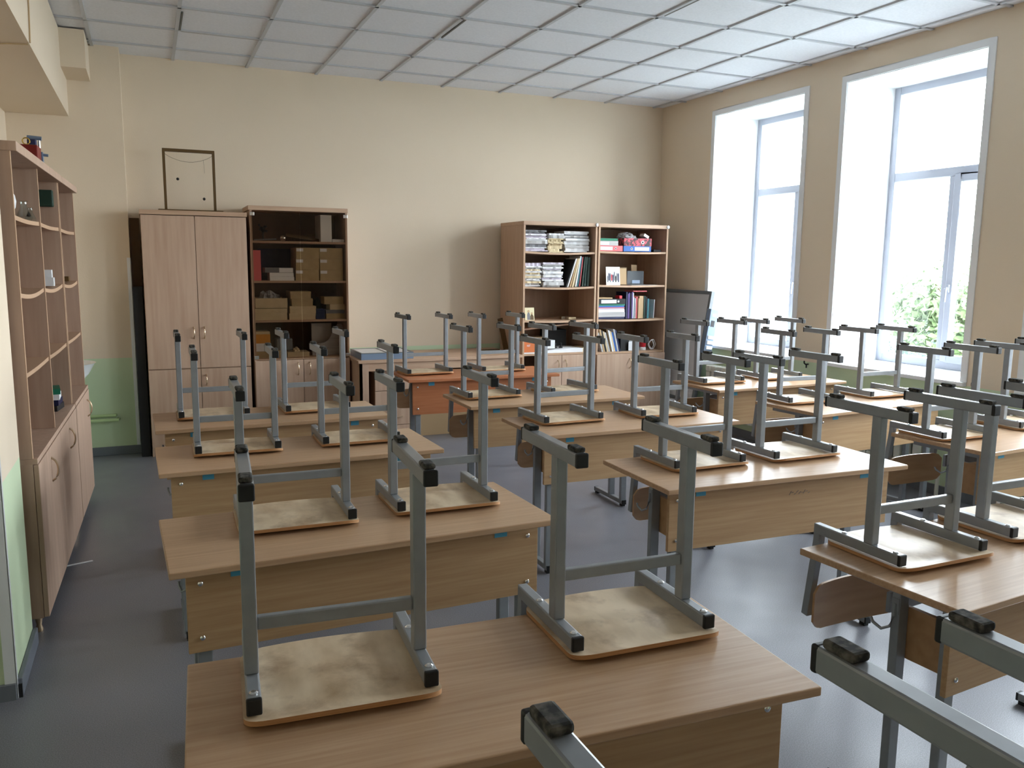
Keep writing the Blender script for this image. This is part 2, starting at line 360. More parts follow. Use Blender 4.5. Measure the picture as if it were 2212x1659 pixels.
# ------------------------------------------------------------------ school desks
DL, DW, DZ = 1.197, .521, .745
def make_desk(topm, panm, nm='school_desk'):
    r = thing(nm, 'x', 'desk', group='two-seat school desks')
    MB().box(0, DL, 0, DW, DZ-.020, DZ).build('tabletop', topm, r, bevel=.003)
    p = MB().box(.045, DL-.045, .060, .076, .478, DZ-.020).build('modesty_panel', panm, r, bevel=.0015)
    for sx in (.083, DL-.083):
        for z in (.521, .682): MB().ball((sx, .059, z), .008, 10, (1, .55, 1)).build('bolt', M['chrome'], p, smooth=True)
    for sx in (.165, DL-.205): MB().box(sx, sx+.045, .0585, .060, .690, .7235).build('size_sticker', M['bluesticker'], p)
    for sg, sx in ((1, .09), (-1, DL-.09)):
        MB().box(sx-.02, sx+.02, .08, .44, DZ-.052, DZ-.020).build('top_rail', M['metal'], r, bevel=.002)
        MB().box(sx-.020, sx+.020, .078, .104, .03, DZ-.05).build('leg', M['metal'], r, bevel=.003)
        MB().box(sx-.020, sx+.020, .226, .252, .03, DZ-.05).build('leg', M['metal'], r, bevel=.003)
        f = MB().box(sx-.014, sx+.014, .070, .445, .014, .042).build('foot_bar', M['metal'], r, bevel=.003)
        for y in (.066, .441): MB().box(sx-.0145, sx+.0145, y, y+.008, .0135, .0425).build('end_cap', M['cap'], f)
        for y in (.076, .41): MB().box(sx-.012, sx+.012, y, y+.03, 0, .014).build('foot_pad', M['cap'], f)
        MB().box(sx+sg*.028-.007, sx+sg*.028+.007, .076, .245, .50, .650).build('side_bracket', M['ply_back'], r)
        hk = MB(); xo = sx - sg*.022
        hk.tube([(xo, .239, .665), (xo-sg*.004, .239, .63), (xo-sg*.012, .243, .60), (xo-sg*.022, .262, .588), (xo-sg*.028, .285, .60), (xo-sg*.028, .292, .612)], .0045, 6)
        hk.box(min(xo, xo+sg*.002), max(xo, xo+sg*.003), .228, .25, .635, .68)
        hk.build('bag_hook', M['metal'], r, smooth=True)
    MB().box(.13, DL-.13, .30, .314, .60, .66).build('cross_rail', M['metal'], r, bevel=.002)
    return r
DESKS = {
 'R0': (.03, .08, .0, 'light wooden school desk below the bottom edge, carrying the two nearest upturned chairs'),
 'D11': (.008, 1.239, -.054, 'light wooden desk filling the lower left, the nearest tabletop in view'),
 'D12': (.012, 2.318, .036, 'light wooden desk second from the front in the left row'),
 'D13': (.001, 3.467, .021, 'light wooden desk third from the front in the left row'),
 'D14': (-.005, 4.378, .020, 'light wooden desk at the back of the left row, facing the wardrobe'),
 'H': (1.798, 1.316, .085, 'light wooden desk nearest in the middle row, cut by the right picture edge'),
 'A': (1.751, 2.521, -.032, 'light wooden desk second in the middle row, with faint pencil marks on its panel'),
 'B': (1.733, 3.585, -.012, 'light wooden desk third from the front in the middle row'),
 'C': (1.704, 4.486, -.006, 'light wooden desk fourth in the middle row, just before the orange-brown desk'),
 'G': (3.491, 2.508, .075, 'light wooden desk nearest in the window row, at the right picture edge'),
 'F': (3.499, 3.555, .088, 'light wooden desk in the middle of the window row'),
 'E': (3.518, 4.514, .044, 'light wooden desk farthest in the window row, near the leaning whiteboard'),
}
proto = make_desk(M['top'], M['panel'])
first = True
for kname, (x, y, a, lab) in DESKS.items():
    if first:
        proto.location = (x, y, 0); proto.rotation_euler = (0, 0, a); proto['label'] = lab; first = False; dproto = proto
    else: dup(dproto, (x, y, 0), a, lab)
bd = make_desk(M['brown'], M['brown'])
bd.location = (1.681, 5.685, 0); bd.rotation_euler = (0, 0, -.033)
bd['label'] = 'orange-brown school desk at the back of the middle row'; bd['group'] = 'two-seat school desks'
# pencil scribble on the panel of the second middle desk
sc = MB()
for i in range(9):
    x0 = .62+.012*i; sc.bar((x0, 0, .652+.008*(i % 2)), (x0+.010, 0, .668-.006*(i % 3)), .0012, .0012, (0, 1, 0))
for o in list(COL.objects):
    if o.parent is None and o.get('label', '').startswith('light wooden desk second in the middle'):
        for c in o.children:
            if c.name.startswith('modesty_panel'):
                sc.build('pencil_scribble', M['greyc'], c, loc=(0, .0593, 0))

# ------------------------------------------------------------------ upturned school chairs (origin on the tabletop under the posts)
S = .166
def make_chair():
    r = thing('school_chair', 'x', 'chair')
    # seat: moulded plywood, seen from below; long sides flat, ends curled, shallow bowl bulging up
    nx, ny = 24, 26; X, Y0, Y1, t = .186, -.152, .182, .010
    def outline(u, v):     # u,v in -1..1 -> rounded rectangle
        x, y = u*X, (Y0+Y1)/2 + v*(Y1-Y0)/2
        rc = .045; hx, hy = X, (Y1-Y0)/2; yy = y-(Y0+Y1)/2
        ax, ay = abs(x)-(hx-rc), abs(yy)-(hy-rc)
        if ax > 0 and ay > 0:
            l = max(ax, ay); d = math.hypot(ax, ay)
            k = l/d; x = math.copysign(hx-rc+ax*k, x); yy = math.copysign(hy-rc+ay*k, yy)
        if v > 0: yy -= .018*(x/hx)**2*v
        return x, yy+(Y0+Y1)/2
    def zb(x, y):
        z = .0015
        if y < -.10: z += .012*((-.10-y)/.052)**1.6
        z += .007*math.exp(-((x/.11)**2+((y-.0)/.085)**2)**2)
        return z
    vs, fs = [], []
    for top in (1, 0):
        for j in range(ny+1):
            for i in range(nx+1):
                x, y = outline(-1+2*i/nx, -1+2*j/ny); vs.append((x, y, zb(x, y)+t*top))
    W_ = nx+1; n0 = W_*(ny+1)
    for j in range(ny):
        for i in range(nx):
            q = [j*W_+i, j*W_+i+1, (j+1)*W_+i+1, (j+1)*W_+i]; fs.append(tuple(q)); fs.append(tuple(n0+k for k in reversed(q)))
    ring = [i for i in range(W_)] + [j*W_+nx for j in range(1, ny+1)] + [ny*W_+i for i in range(nx-1, -1, -1)] + [j*W_ for j in range(ny-1, 0, -1)]
    nf = len(fs)
    for a, b_ in zip(ring, ring[1:]+ring[:1]): fs.append((a, n0+a, n0+b_, b_))
    mb = MB().quadmesh(vs, fs); seat = mb.build('seat', M['ply'], r, smooth=True)
    seat.data.materials.append(M['ply_edge'])
    for p in seat.data.polygons:
        if abs(p.normal.z) < .5: p.material_index = 1
    # backrest: curved plywood hanging below the table edge
    vs, fs = [], []; n, mm = 18, 8; Z0, Z1, th = -.292, -.150, .009
    for s_ in (0, 1):
        for j in range(mm+1):
            for i in range(n+1):
                u = -1+2*i/n; v = -1+2*j/mm
                x = u*.188; z = (Z0+Z1)/2+v*(Z1-Z0)/2
                e = max(0, abs(u)-.80)/.20; z = (Z0+Z1)/2 + (z-(Z0+Z1)/2)*(1-.35*e*e)
                z += .010*(1-u*u)*(1 if v < 0 else -.3)*-1*abs(v)
                y = .176 + .024*(1-u*u) + s_*th
                vs.append((x, y, z))
    W_ = n+1; n0 = W_*(mm+1)
    for j in range(mm):
        for i in range(n):
            q = [j*W_+i, j*W_+i+1, (j+1)*W_+i+1, (j+1)*W_+i]; fs.append(tuple(q)); fs.append(tuple(n0+k for k in reversed(q)))
    ring = [i for i in range(W_)] + [j*W_+n for j in range(1, mm+1)] + [mm*W_+i for i in range(n-1, -1, -1)] + [j*W_ for j in range(mm-1, 0, -1)]
    for a, b_ in zip(ring, ring[1:]+ring[:1]): fs.append((a, n0+a, n0+b_, b_))
    MB().quadmesh(vs, fs).build('backrest', M['ply_back'], r, smooth=True)
    for sg in (-1, 1):
        x = sg*S
        ra = MB().box(x-.0135, x+.0135, -.110, .205, .015, .046).build('seat_rail', M['metal'], r, bevel=.0035)
        MB().box(x-.0142, x+.0142, -.1145, -.104, .0143, .0467).build('end_cap', M['cap'], ra, bevel=.003)
        for y in (-.088, .098): MB().lathe([(.0085, 0), (.0085, .0015), (.005, .004)], (x, y, .046), 12).build('bolt', M['chrome'], ra)
        MB().box(x-.0135, x+.0135, -.016, .016, .046, .420).build('leg', M['metal'], r, bevel=.003)
        fb = MB().box(x-.0135, x+.0135, -.110, .192, .418, .448).build('foot_bar', M['metal'], r, bevel=.0035)
        MB().box(x-.0142, x+.0142, -.115, -.104, .4173, .4487).build('end_cap', M['cap'], fb, bevel=.003)
        MB().box(x-.0142, x+.0142, .187, .197, .4173, .4487).build('end_cap', M['cap'], fb, bevel=.003)
        for y in (-.103, .142):
            MB().box(x-.0125, x+.0125, y, y+.042, .448, .459).build('foot_pad', M['pad'], fb, bevel=.004)
        MB().bar((x, .196, .046), (x, .197, -.012), .024, .026, (0, 1, 0)).bar((x, .197, -.008), (x, .228, -.262), .024, .026, (0, 1, 0)).build('back_upright', M['metal'], r, bevel=.002)
    MB().box(-S+.0135, S-.0135, -.009, .009, .131, .158).build('stretcher', M['metal'], r, bevel=.003)
    return r
CH = [  # x, y, rot, desk phrase, half, group
 ('R0', .462, .421, .002, 0, 'on the left of the two nearest upturned chairs, only a foot bar rising'),
 ('D11', .313, 1.573, -.072, 0, ''), ('D11', .976, 1.576, -.040, 1, ''),
 ('D12', .405, 2.682, -.02, 0, ''), ('D12', .906, 2.701, -.010, 1, ''),
 ('D13', .330, 3.780, -.015, 0, ''), ('D13', .875, 3.807, -.003, 1, ''),
 ('D14', .292, 4.714, .004, 0, ''), ('D14', .841, 4.697, .026, 1, ''),
 ('H', 2.046, 1.659, .011, 0, ''), ('H', 2.578, 1.687, 0., 1, ''),
 ('A', 2.113, 2.841, .002, 0, ''), ('A', 2.612, 2.842, .017, 1, ''),
 ('B', 2.035, 3.932, .041, 0, ''), ('B', 2.633, 3.907, -.022, 1, ''),
 ('C', 1.950, 4.779, .049, 0, ''), ('C', 2.511, 4.837, .12, 1, ''),
 ('D', 1.918, 5.906, .038, 0, ''), ('D', 2.512, 5.879, .03, 1, ''),
 ('G', 3.682, 2.854, -.007, 0, ''), ('G', 4.306, 2.864, .0, 1, ''),
 ('F', 3.725, 3.972, -.05, 0, ''), ('F', 4.402, 3.952, -.003, 1, ''),
 ('E', 3.746, 4.794, .014, 0, ''), ('E', 4.312, 4.854, -.015, 1, ''),
 ('R0', .975, .417, 0., 1, ''),
]
PH = {'D11': 'nearest left-row desk', 'D12': 'second left-row desk', 'D13': 'third left-row desk', 'D14': 'last left-row desk',
 'H': 'nearest middle-row desk', 'A': 'second middle-row desk', 'B': 'third middle-row desk', 'C': 'fourth middle-row desk', 'D': 'orange-brown desk',
 'G': 'nearest window-row desk', 'F': 'middle window-row desk', 'E': 'farthest window-row desk'}
cproto = make_chair(); used = False
for dk, x, y, a, half, _ in CH:
    if dk == 'R0':
        lab = ('grey steel chair foot bars at bottom centre and right, belonging to one upturned chair' if half == 0
               else 'grey steel foot bar slanting off the right edge, of the rightmost nearest upturned chair')
    else:
        lab = 'grey steel chair with plywood seat, upside down on %s half of the %s' % (('left', 'right')[half], PH[dk])
    DK = dict(DESKS, D=(1.681, 5.685, -.033, ''))[dk]      # keep the back uprights just behind the far edge of the top
    edge = max(DK[1] + DW + (x+sg*.18-DK[0])*math.tan(DK[2]) - sg*.18*math.tan(a) for sg in (-1, 1))
    dy = max(0, edge - .180 - y)
    if not used:
        cproto.location = (x, y+dy, DZ+.0005); cproto.rotation_euler = (0, 0, a); cproto['label'] = lab; used = True
        cproto['group'] = 'upturned school chairs'
    else: dup(cproto, (x, y+dy, DZ+.0005), a, lab, 'upturned school chairs')


# ------------------------------------------------------------------ cabinets
def T(name, label, cat, loc, rotz=0, group=None): return thing(name, label, cat, loc, rotz, group)
def bx(name, label, cat, x0, x1, y0, y1, z0, z1, mat, group=None, bevel=.001, rotz=0):
    """a thing that is one box-shaped mesh, origin at its base centre"""
    cx, cy = (x0+x1)/2, (y0+y1)/2
    o = MB().box(x0-cx, x1-cx, y0-cy, y1-cy, 0, z1-z0).build(name, mat, None, (cx, cy, z0), rotz, bevel=bevel)
    return tag(o, label, cat, group)
def one(name, label, cat, mb, mat, loc=(0, 0, 0), rotz=0, group=None, **k):
    return tag(mb.build(name, mat, None, loc, rotz, **k), label, cat, group)
def arc_handle(x, y, z0, z1, out=.03, n=9):
    """vertical bow handle on a front facing -y"""
    pts = [(x, y+.002, z0)] + [(x, y-out*math.sin(PI*i/n)**.6, z0+(z1-z0)*i/n) for i in range(1, n)] + [(x, y+.002, z1)]
    return MB().tube(pts, .0045, 6)

# tall closed wardrobe
ox, oy = -.035, 7.15
r = T('wardrobe', 'tall closed beech wardrobe with two long doors, left of the glazed cabinet', 'wardrobe', (ox, oy, 0))
Wd_, Dp = .79, .40
MB().box(0, .018, .02, Dp, 0, 1.935).box(Wd_-.018, Wd_, .02, Dp, 0, 1.935).box(.018, Wd_-.018, Dp-.01, Dp, 0, 1.935).box(.018, Wd_-.018, .02, Dp-.01, .05, .07).box(.018, Wd_-.018, .02, Dp-.01, .70, .72).build('body', M['beech_v'], r)
MB().box(-.006, Wd_+.004, -.01, Dp, 1.937, 1.972).build('top_board', M['beech_h'], r, bevel=.002)
for a, b_, z0, z1, hx, hz in ((.002, .392, .716, 1.932, .355, (.955, 1.05)), (.396, .788, .716, 1.932, .435, (.955, 1.05)), (.002, .392, .075, .708, .355, (.57, .66)), (.396, .788, .075, .708, .435, (.57, .66))):
    d_ = MB().box(a, b_, 0, .018, z0, z1).build('door', M['beech_v'], r, bevel=.0015)
    arc_handle(hx, 0, *hz).build('handle', M['handle'], d_, smooth=True)
MB().box(.03, Wd_-.03, .03, .05, 0, .05).build('plinth', M['beech_h'], r)

# glazed cabinet
ox2, oy2, W2, D2 = .782, 7.15, .80, .42
r = T('display_cabinet', 'tall cabinet of boxes behind clear glass doors, right of the closed wardrobe', 'cabinet', (ox2, oy2, 0))
MB().box(0, .018, 0, D2, 0, 1.995).box(W2-.018, W2, 0, D2, 0, 1.995).build('side_panel', M['beech_v'], r, bevel=.001)
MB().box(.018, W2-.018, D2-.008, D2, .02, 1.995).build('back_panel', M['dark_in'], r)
MB().box(-.012, W2+.004, -.012, D2, 1.996, 2.032).build('top_board', M['beech_h'], r, bevel=.002)
for z in (1.750, 1.422, 1.093, .775): MB().box(.018, W2-.018, .008, D2-.008, z-.018, z).build('shelf', M['beech_h'], r, bevel=.001)
MB().box(.02, W2-.02, .03, .046, 0, .07).build('plinth', M['beech_h'], r)
for a, b_, hx in ((.004, .398, .355), (.402, .796, .452)):
    d_ = MB().box(a, b_, -.018, -.001, .075, .755).build('door', M['beech_v'], r, bevel=.0015)
    arc_handle(hx, -.018, .625, .735).build('handle', M['handle'], d_, smooth=True)
for a, b_, hx in ((.003, .398, .018), (.402, .797, W2-.018)):
    g_ = MB().box(a, b_, -.008, -.003, .768, 1.985).build('glass_door', M['cabglass'], r)
    for z in (.785, 1.965): MB().box(hx-.018, hx+.018, -.016, -.001, z-.014, z+.014).build('hinge', M['chrome'], g_, bevel=.002)
def inb(u, z, d=.03): return (ox2+u, oy2+d, z)
# top shelf
one('dried_plant', 'small dark spiky plant model on the top shelf of the glazed cabinet', 'plant', (lambda m_: ([m_.tube([(0, 0, .0), (.005*math.cos(i), .005*math.sin(i), .07), (.03*math.cos(i*2.4), .03*math.sin(i*2.4), .085+.012*(i % 5))], .0035, 5) for i in range(12)], [m_.ball((.03*math.cos(i*2.4), .03*math.sin(i*2.4), .085+.012*(i % 5)), .010, 6) for i in range(12)], m_.lathe([(.03, 0), (.03, .012), (.01, .02)]))[-1])(MB()), M['black'], (ox2+.12, oy2+.15, 1.7505), rot=None)
t_ = T('toy_telescope', 'thin grey bar and shiny metal ball, lying on the glazed cabinet top shelf', 'instrument', (ox2+.13, oy2+.10, 1.7505))
MB().box(-.09, .09, -.02, .02, 0, .012, Matrix.Rotation(-.06, 4, 'Y') @ Matrix.Translation((0, 0, .006))).build('grey_bar', M['greyc'], t_)
MB().ball((.145, .0, .026), .026, 14).build('metal_ball', M['chrome'], t_, smooth=True)
bm_ = MB().bar((0, 0, .055), (.28, .0, .013), .03, .022); one('wooden_batten', 'brown wooden batten sloping down across the top shelf of the glazed cabinet', 'batten', bm_, M['walnut'], (ox2+.30, oy2+.12, 1.7505))
bm_ = MB().bar((0, 0, .022), (.20, .0, .065), .02, .016); one('wooden_rod', 'thin brown rod behind the sloping batten, on the glazed cabinet top shelf', 'rod', bm_, M['walnut'], (ox2+.36, oy2+.19, 1.7505))
bx('white_box', 'tall white upright box on the top shelf of the glazed cabinet', 'box', ox2+.578, ox2+.672, oy2+.03, oy2+.28, 1.7505, 1.975, M['white'])
bx('white_tray', 'low white tray beside the tall white box on the top shelf', 'tray', ox2+.676, ox2+.775, oy2+.03, oy2+.2, 1.7505, 1.775, M['paperw'])
# second shelf
bx('ring_binder', 'coral red upright binder at the left end of the glazed cabinet', 'binder', ox2+.02, ox2+.080, oy2+.025, oy2+.30, 1.4225, 1.672, M['pink'])
bx('navy_panel', 'dark navy panel standing at the back of the glazed cabinet, second shelf', 'panel', ox2+.085, ox2+.36, oy2+.27, oy2+.30, 1.4225, 1.69, M['navy'])  # plain dark navy panel, only a flat box at the shelf back
bx('white_carton', 'lower of two flat white cartons stacked in the glazed cabinet', 'box', ox2+.150, ox2+.348, oy2+.03, oy2+.22, 1.4225, 1.455, M['white'])
bx('white_carton', 'upper of two flat white cartons stacked in the glazed cabinet', 'box', ox2+.150, ox2+.345, oy2+.035, oy2+.22, 1.4555, 1.488, M['white'])
q = bx('brown_carton', 'long grey-brown carton with a white label, on the white cartons', 'box', ox2+.112, ox2+.345, oy2+.04, oy2+.2, 1.4885, 1.530, M['greyc'])
MB().box(.0, .112, -.0815, -.080, .002, .040).build('label', M['paperw'], q)
n_ = 0
for c in (0, 1):
    for k in range(3):
        x0 = ox2+(.362 if c == 0 else .566)+.004*k*(1-c); wz = .092
        q = bx('storage_box', 'brown card box, %s of the %s stack of three in the glazed cabinet' % (('bottom', 'middle', 'top')[k], ('left', 'right')[c]), 'box', x0, x0+(.194 if c == 0 else .196), oy2+.03, oy2+.33, 1.4225+k*(wz+.0006), 1.4225+k*(wz+.0006)+wz, M['card'], 'brown labelled card boxes')
        MB().box(-.094, -.038, -.1512, -.150, .06, .085).build('label', M['paperw'], q)
# third shelf
def lidbox(name, label, x0, x1, y0, y1, z0, z1, mat, lid=.02, group=None):
    cx, cy = (x0+x1)/2, (y0+y1)/2
    t_ = T(name, label, 'box', (cx, cy, z0), 0, group)
    MB().box(x0-cx+.002, x1-cx-.002, y0-cy+.002, y1-cy-.002, 0, z1-z0-.001).build('body', mat, t_)
    MB().box(x0-cx, x1-cx, y0-cy, y1-cy, z1-z0-lid, z1-z0).build('lid', mat, t_, bevel=.001)
    return t_
lidbox('flat_box', 'wide pale card box, bottom left on the third shelf of the glazed cabinet', ox2+.02, ox2+.282, oy2+.02, oy2+.30, 1.0935, 1.190, M['cardp'], .035)
t_ = T('open_box', 'wide pale open card box holding crumpled plastic, third shelf of the glazed cabinet', 'box', (ox2+.155, oy2+.16, 1.1905))
MB().box(-.13, .13, -.14, .14, 0, .004).box(-.13, .13, -.14, -.137, 0, .086).box(-.13, .13, .137, .14, 0, .086).box(-.13, -.127, -.137, .137, 0, .086).box(.127, .13, -.137, .137, 0, .086).build('body', M['cardp'], t_)
def crumple(cx, cy, cz, sx_, sy_, sz_, seed, n=10, m_=8):
    rr = random.Random(seed); mb = MB(); vs = []; fs = []
    for j in range(m_+1):
        th = PI/2*j/m_
        for i in range(n*2):
            a = PI*i/n; k = 1+rr.uniform(-.22, .22)
            vs.append((cx+sx_*math.cos(th)*math.cos(a)*k, cy+sy_*math.cos(th)*math.sin(a)*k, cz+(sz_*math.sin(th)*k if j else 0)))
    W_ = n*2
    for j in range(m_):
        for i in range(W_): fs.append((j*W_+i, j*W_+(i+1) % W_, (j+1)*W_+(i+1) % W_, (j+1)*W_+i))
    fs.append(tuple(range(W_-1, -1, -1)))
    return mb.quadmesh(vs, fs)
one('plastic_bag', 'crumpled clear plastic bag heaped in the open card box, glazed cabinet', 'bag', crumple(0, 0, 0, .105, .11, .125, 3), M['bagclear'], (ox2+.155, oy2+.16, 1.1955))
for nm, lab, x0, x1, z0, z1 in (('flat_box', 'lowest flat box in the middle stack, third shelf of the glazed cabinet', .298, .520, 1.0935, 1.145), ('flat_box', 'second flat box from the bottom, middle stack on the third shelf', .305, .525, 1.1455, 1.207), ('shoe_box', 'third box up in the middle stack, third shelf of the glazed cabinet', .322, .500, 1.2075, 1.270), ('shoe_box', 'topmost box of the middle stack, third shelf of the glazed cabinet', .312, .485, 1.2705, 1.332)):
    lidbox(nm, lab, ox2+x0, ox2+x1, oy2+.03, oy2+.27, z0, z1, M['card'] if nm == 'shoe_box' else M['cardp'], .022, 'boxes in the middle stack of the glazed cabinet')
bx('blue_case', 'small dark blue case between the boxes, third shelf of the glazed cabinet', 'case', ox2+.528, ox2+.603, oy2+.05, oy2+.15, 1.0935, 1.18, M['navy'], bevel=.004)
one('dark_figure', 'dark lumpy object behind the blue case, third shelf of the glazed cabinet', 'ornament', crumple(0, 0, 0, .05, .04, .16, 9), M['black'], (ox2+.565, oy2+.23, 1.0935))
for lab, x0, x1, z0, z1, mt in (('lowest flat box at the right end of the glazed cabinet third shelf', .615, .775, 1.0935, 1.14, 'card'), ('dark box second up at the right end of the glazed cabinet third shelf', .612, .77, 1.1405, 1.172, 'greyc'), ('pale narrow box third up at the right end of the third shelf', .648, .775, 1.1725, 1.22, 'cardp'), ('topmost brown box at the right end of the glazed cabinet third shelf', .60, .765, 1.2205, 1.285, 'card')):
    bx('small_box', lab, 'box', ox2+x0, ox2+x1, oy2+.05, oy2+.22, z0, z1, M[mt], 'small boxes at the right end of the third shelf')
# fourth shelf
bx('flat_carton', 'flat brown carton under the orange boxes on the lowest glazed shelf', 'box', ox2+.02, ox2+.26, oy2+.03, oy2+.25, .7755, .830, M['card'])
bx('white_box', 'white box below the amber box on the lowest glazed shelf', 'box', ox2+.02, ox2+.137, oy2+.03, oy2+.2, .8305, .898, M['paperw'])
bx('amber_box', 'amber and cream box on the white box, lowest glazed shelf', 'box', ox2+.02, ox2+.137, oy2+.03, oy2+.2, .8985, .975, M['orangey'])
bx('cream_box', 'thin cream box on top of the amber box, lowest glazed shelf', 'box', ox2+.02, ox2+.135, oy2+.03, oy2+.2, .9755, .997, M['cardp'])
bx('flat_carton', 'pale flat carton in the middle of the lowest glazed shelf', 'box', ox2+.275, ox2+.46, oy2+.03, oy2+.22, .7755, .815, M['cardp'])
bx('brown_parcel', 'brown parcel on the pale carton, lowest glazed shelf', 'box', ox2+.20, ox2+.33, oy2+.10, oy2+.25, .8305, .925, M['greyc'])
one('paper_scrap', 'crumpled paper lump on the pale carton, lowest glazed shelf', 'paper', crumple(0, 0, 0, .03, .03, .035, 5, 6, 4), M['papery'], (ox2+.36, oy2+.1, .8155))
bx('white_board', 'white upright panel at the right of the lowest glazed shelf', 'panel', ox2+.515, ox2+.69, oy2+.22, oy2+.24, .7755, 1.045, M['white'])
fin = [(0, 0), (.27, 0), (.27, .24), (.255, .27), (.225, .27), (.19, .22), (.145, .13), (.10, .105), (0, .10)]
one('curved_cutout', 'pale grey curved fin-shaped board in front of the white panel, lowest glazed shelf', 'board', MB().prism(fin, 'y', -.01, .01), M['grey_frame'] if False else M['paperg'], (ox2+.50, oy2+.12, .7755))

# wooden stand on the wardrobe
t_ = T('pendulum_stand', 'brown wooden frame with strings and two dark balls, standing on the wardrobe', 'stand', (.345, 7.30, 1.9725))
MB().box(-.245, .245, -.05, .05, 0, .014).build('base', M['walnut'], t_, bevel=.002)
MB().box(-.196, -.176, -.01, .01, .014, .467).box(.176, .196, -.01, .01, .014, .467).box(-.196, .196, -.01, .01, .467, .491).build('frame', M['walnut'], t_, bevel=.001)
sagp = [(-.176+.352*i/12, 0, .447-.055*math.sin(PI*i/12)**.8) for i in range(13)]
MB().tube(sagp, .0013, 5).tube([(.11, 0, .415), (.115, 0, .31)], .0008, 4).build('slack_string', M['walnut'], t_)
for x_, z_ in ((-.089, .256), (.104, .106)):
    q = MB().ball((x_, 0, z_), .0115, 12).build('pendulum_ball', M['black'], t_, smooth=True)
    MB().tube([(x_, 0, z_+.01), (x_, 0, .468)], .0003, 4).build('thread', M['papery'], q)

# things in the gap beside the wardrobe
bx('board_panel', 'brown board standing in the gap between pier and wardrobe', 'board', -.118, -.045, 7.50, 7.52, 0, 1.92, M['walnut'])
bx('black_case', 'black tall case standing in the gap left of the wardrobe', 'case', -.116, -.046, 7.20, 7.47, 0, 1.37, M['black'], bevel=.004)

# ------------------------------------------------------------------ long table by the back wall
t_ = T('long_table', 'long beech table against the back wall, behind the orange-brown desk', 'table', (1.60, 6.85, 0))
TW, TD = 1.50, .70
MB().box(-.015, TW, -.01, TD, .735, .760).build('tabletop', M['beech_h'], t_, bevel=.002)
MB().box(0, .022, 0, TD-.02, 0, .735).box(0, .075, 0, .018, 0, .735).build('side_panel', M['beech_v'], t_)
MB().box(TW-.04, TW-.018, 0, TD-.02, 0, .735).build('side_panel', M['beech_v'], t_)
MB().box(.075, TW-.04, .01, .026, .665, .735).build('apron', M['beech_h'], t_)
MB().box(.022, TW-.04, TD-.04, TD-.024, .35, .735).build('back_panel', M['dark_in'], t_)
t_ = T('drawer_pedestal', 'beech drawer pedestal under the left end of the long table', 'drawers', (1.74, 6.90, 0))
MB().box(0, .40, .018, .5, .02, .64).build('body', M['dark_in'], t_)
MB().box(-.004, .404, 0, .5, .64, .658).build('top_board', M['beech_h'], t_)
for k in range(4):
    q = MB().box(.002, .398, 0, .018, .03+k*.152, .178+k*.152).build('drawer', M['beech_v'], t_, bevel=.001)
    MB().tube([(.16, .001, .10+k*.152), (.16, -.018, .10+k*.152), (.24, -.018, .10+k*.152), (.24, .001, .10+k*.152)], .004, 6).build('handle', M['handle'], q)
bx('plywood_board', 'wide plain wooden board standing under the long table', 'board', 2.24, 2.86, 7.20, 7.24, 0, .52, M['tan'])
bx('plywood_board', 'narrow plain wooden board under the right end of the long table', 'board', 2.885, 3.05, 7.22, 7.26, 0, .52, M['tan'])
t_ = T('display_case', 'flat grey case with a divided glass lid on the long table', 'case', (1.62, 6.88, .7605))
MB().box(0, .46, 0, .42, 0, .052).build('body', M['bluegrey'], t_, bevel=.002)
MB().box(.018, .222, .02, .40, .052, .055).box(.238, .442, .02, .40, .052, .055).build('lid_pane', M['board'], t_)
MB().box(.0, .46, 0, .018, .052, .058).box(0, .46, .402, .42, .052, .058).box(0, .016, .018, .402, .052, .058).box(.444, .46, .018, .402, .052, .058).box(.223, .237, .018, .402, .052, .058).build('lid_frame', M['grey_frame'], t_)
bx('wooden_strip', 'thin dark slat lying on the right end of the long table', 'slat', 2.86, 3.06, 7.28, 7.34, .7605, .770, M['walnut'])
one('leaning_plank', 'dark brown plank leaning on the side of the left bookcase', 'plank', MB().bar((0, 0, .002), (-.065, .0, .30), .05, .012), M['walnut'], (3.145, 7.33, .762))

# ------------------------------------------------------------------ two open bookcases
def bookcase(x0, x1, y0, label, zs, splits, back, sag=.012):
    w_ = x1-x0
    t_ = T('bookcase', label, 'bookcase', (x0, y0, 0))
    for a in (0, w_-.018):
        sp_ = MB().box(a, a+.018, .003, .54, 0, 1.937).build('side_panel', M['beech_v'], t_)
        MB().box(a, a+.018, 0, .003, 0, 1.937).build('edge_banding', M['edge'], sp_)
    MB().box(.018, w_-.018, .53, .54, .02, 1.937).build('back_panel', back, t_)
    MB().box(-.004, w_+.004, -.006, .54, 1.938, 1.972).build('top_board', M['beech_h'], t_, bevel=.0015)
    MB().ball((w_-.012, -.012, 1.955), .017, 12, (1, .5, 1)).build('glass_door_pivot', M['white'], t_, smooth=True)
    for z in zs:      # shelves bow a little under the load
        n = 14; vs = []; fs = []
        for i in range(n+1):
            u = i/n; d_ = -sag*math.sin(PI*u) if z > .8 else 0
            for y_, z_ in ((.006, z-.018), (.53, z-.018), (.53, z), (.006, z)): vs.append((.018+(w_-.036)*u, y_, z_+d_))
        for i in range(n):
            for k in range(4): fs.append((4*i+k, 4*i+(k+1) % 4, 4*i+4+(k+1) % 4, 4*i+4+k))
        fs += [(3, 2, 1, 0), (4*n, 4*n+1, 4*n+2, 4*n+3)]
        MB().quadmesh(vs, fs).build('shelf', M['edge'], t_)
    for a, b_, hx in splits:
        d_ = MB().box(a, b_, -.018, -.001, .03, zs[-1]-.02).build('door', M['beech_v'], t_, bevel=.0015)
        arc_handle(hx, -.018, zs[-1]-.165, zs[-1]-.065).build('handle', M['handle'], d_, smooth=True)
    return t_
BX, BY = 3.172, 7.0
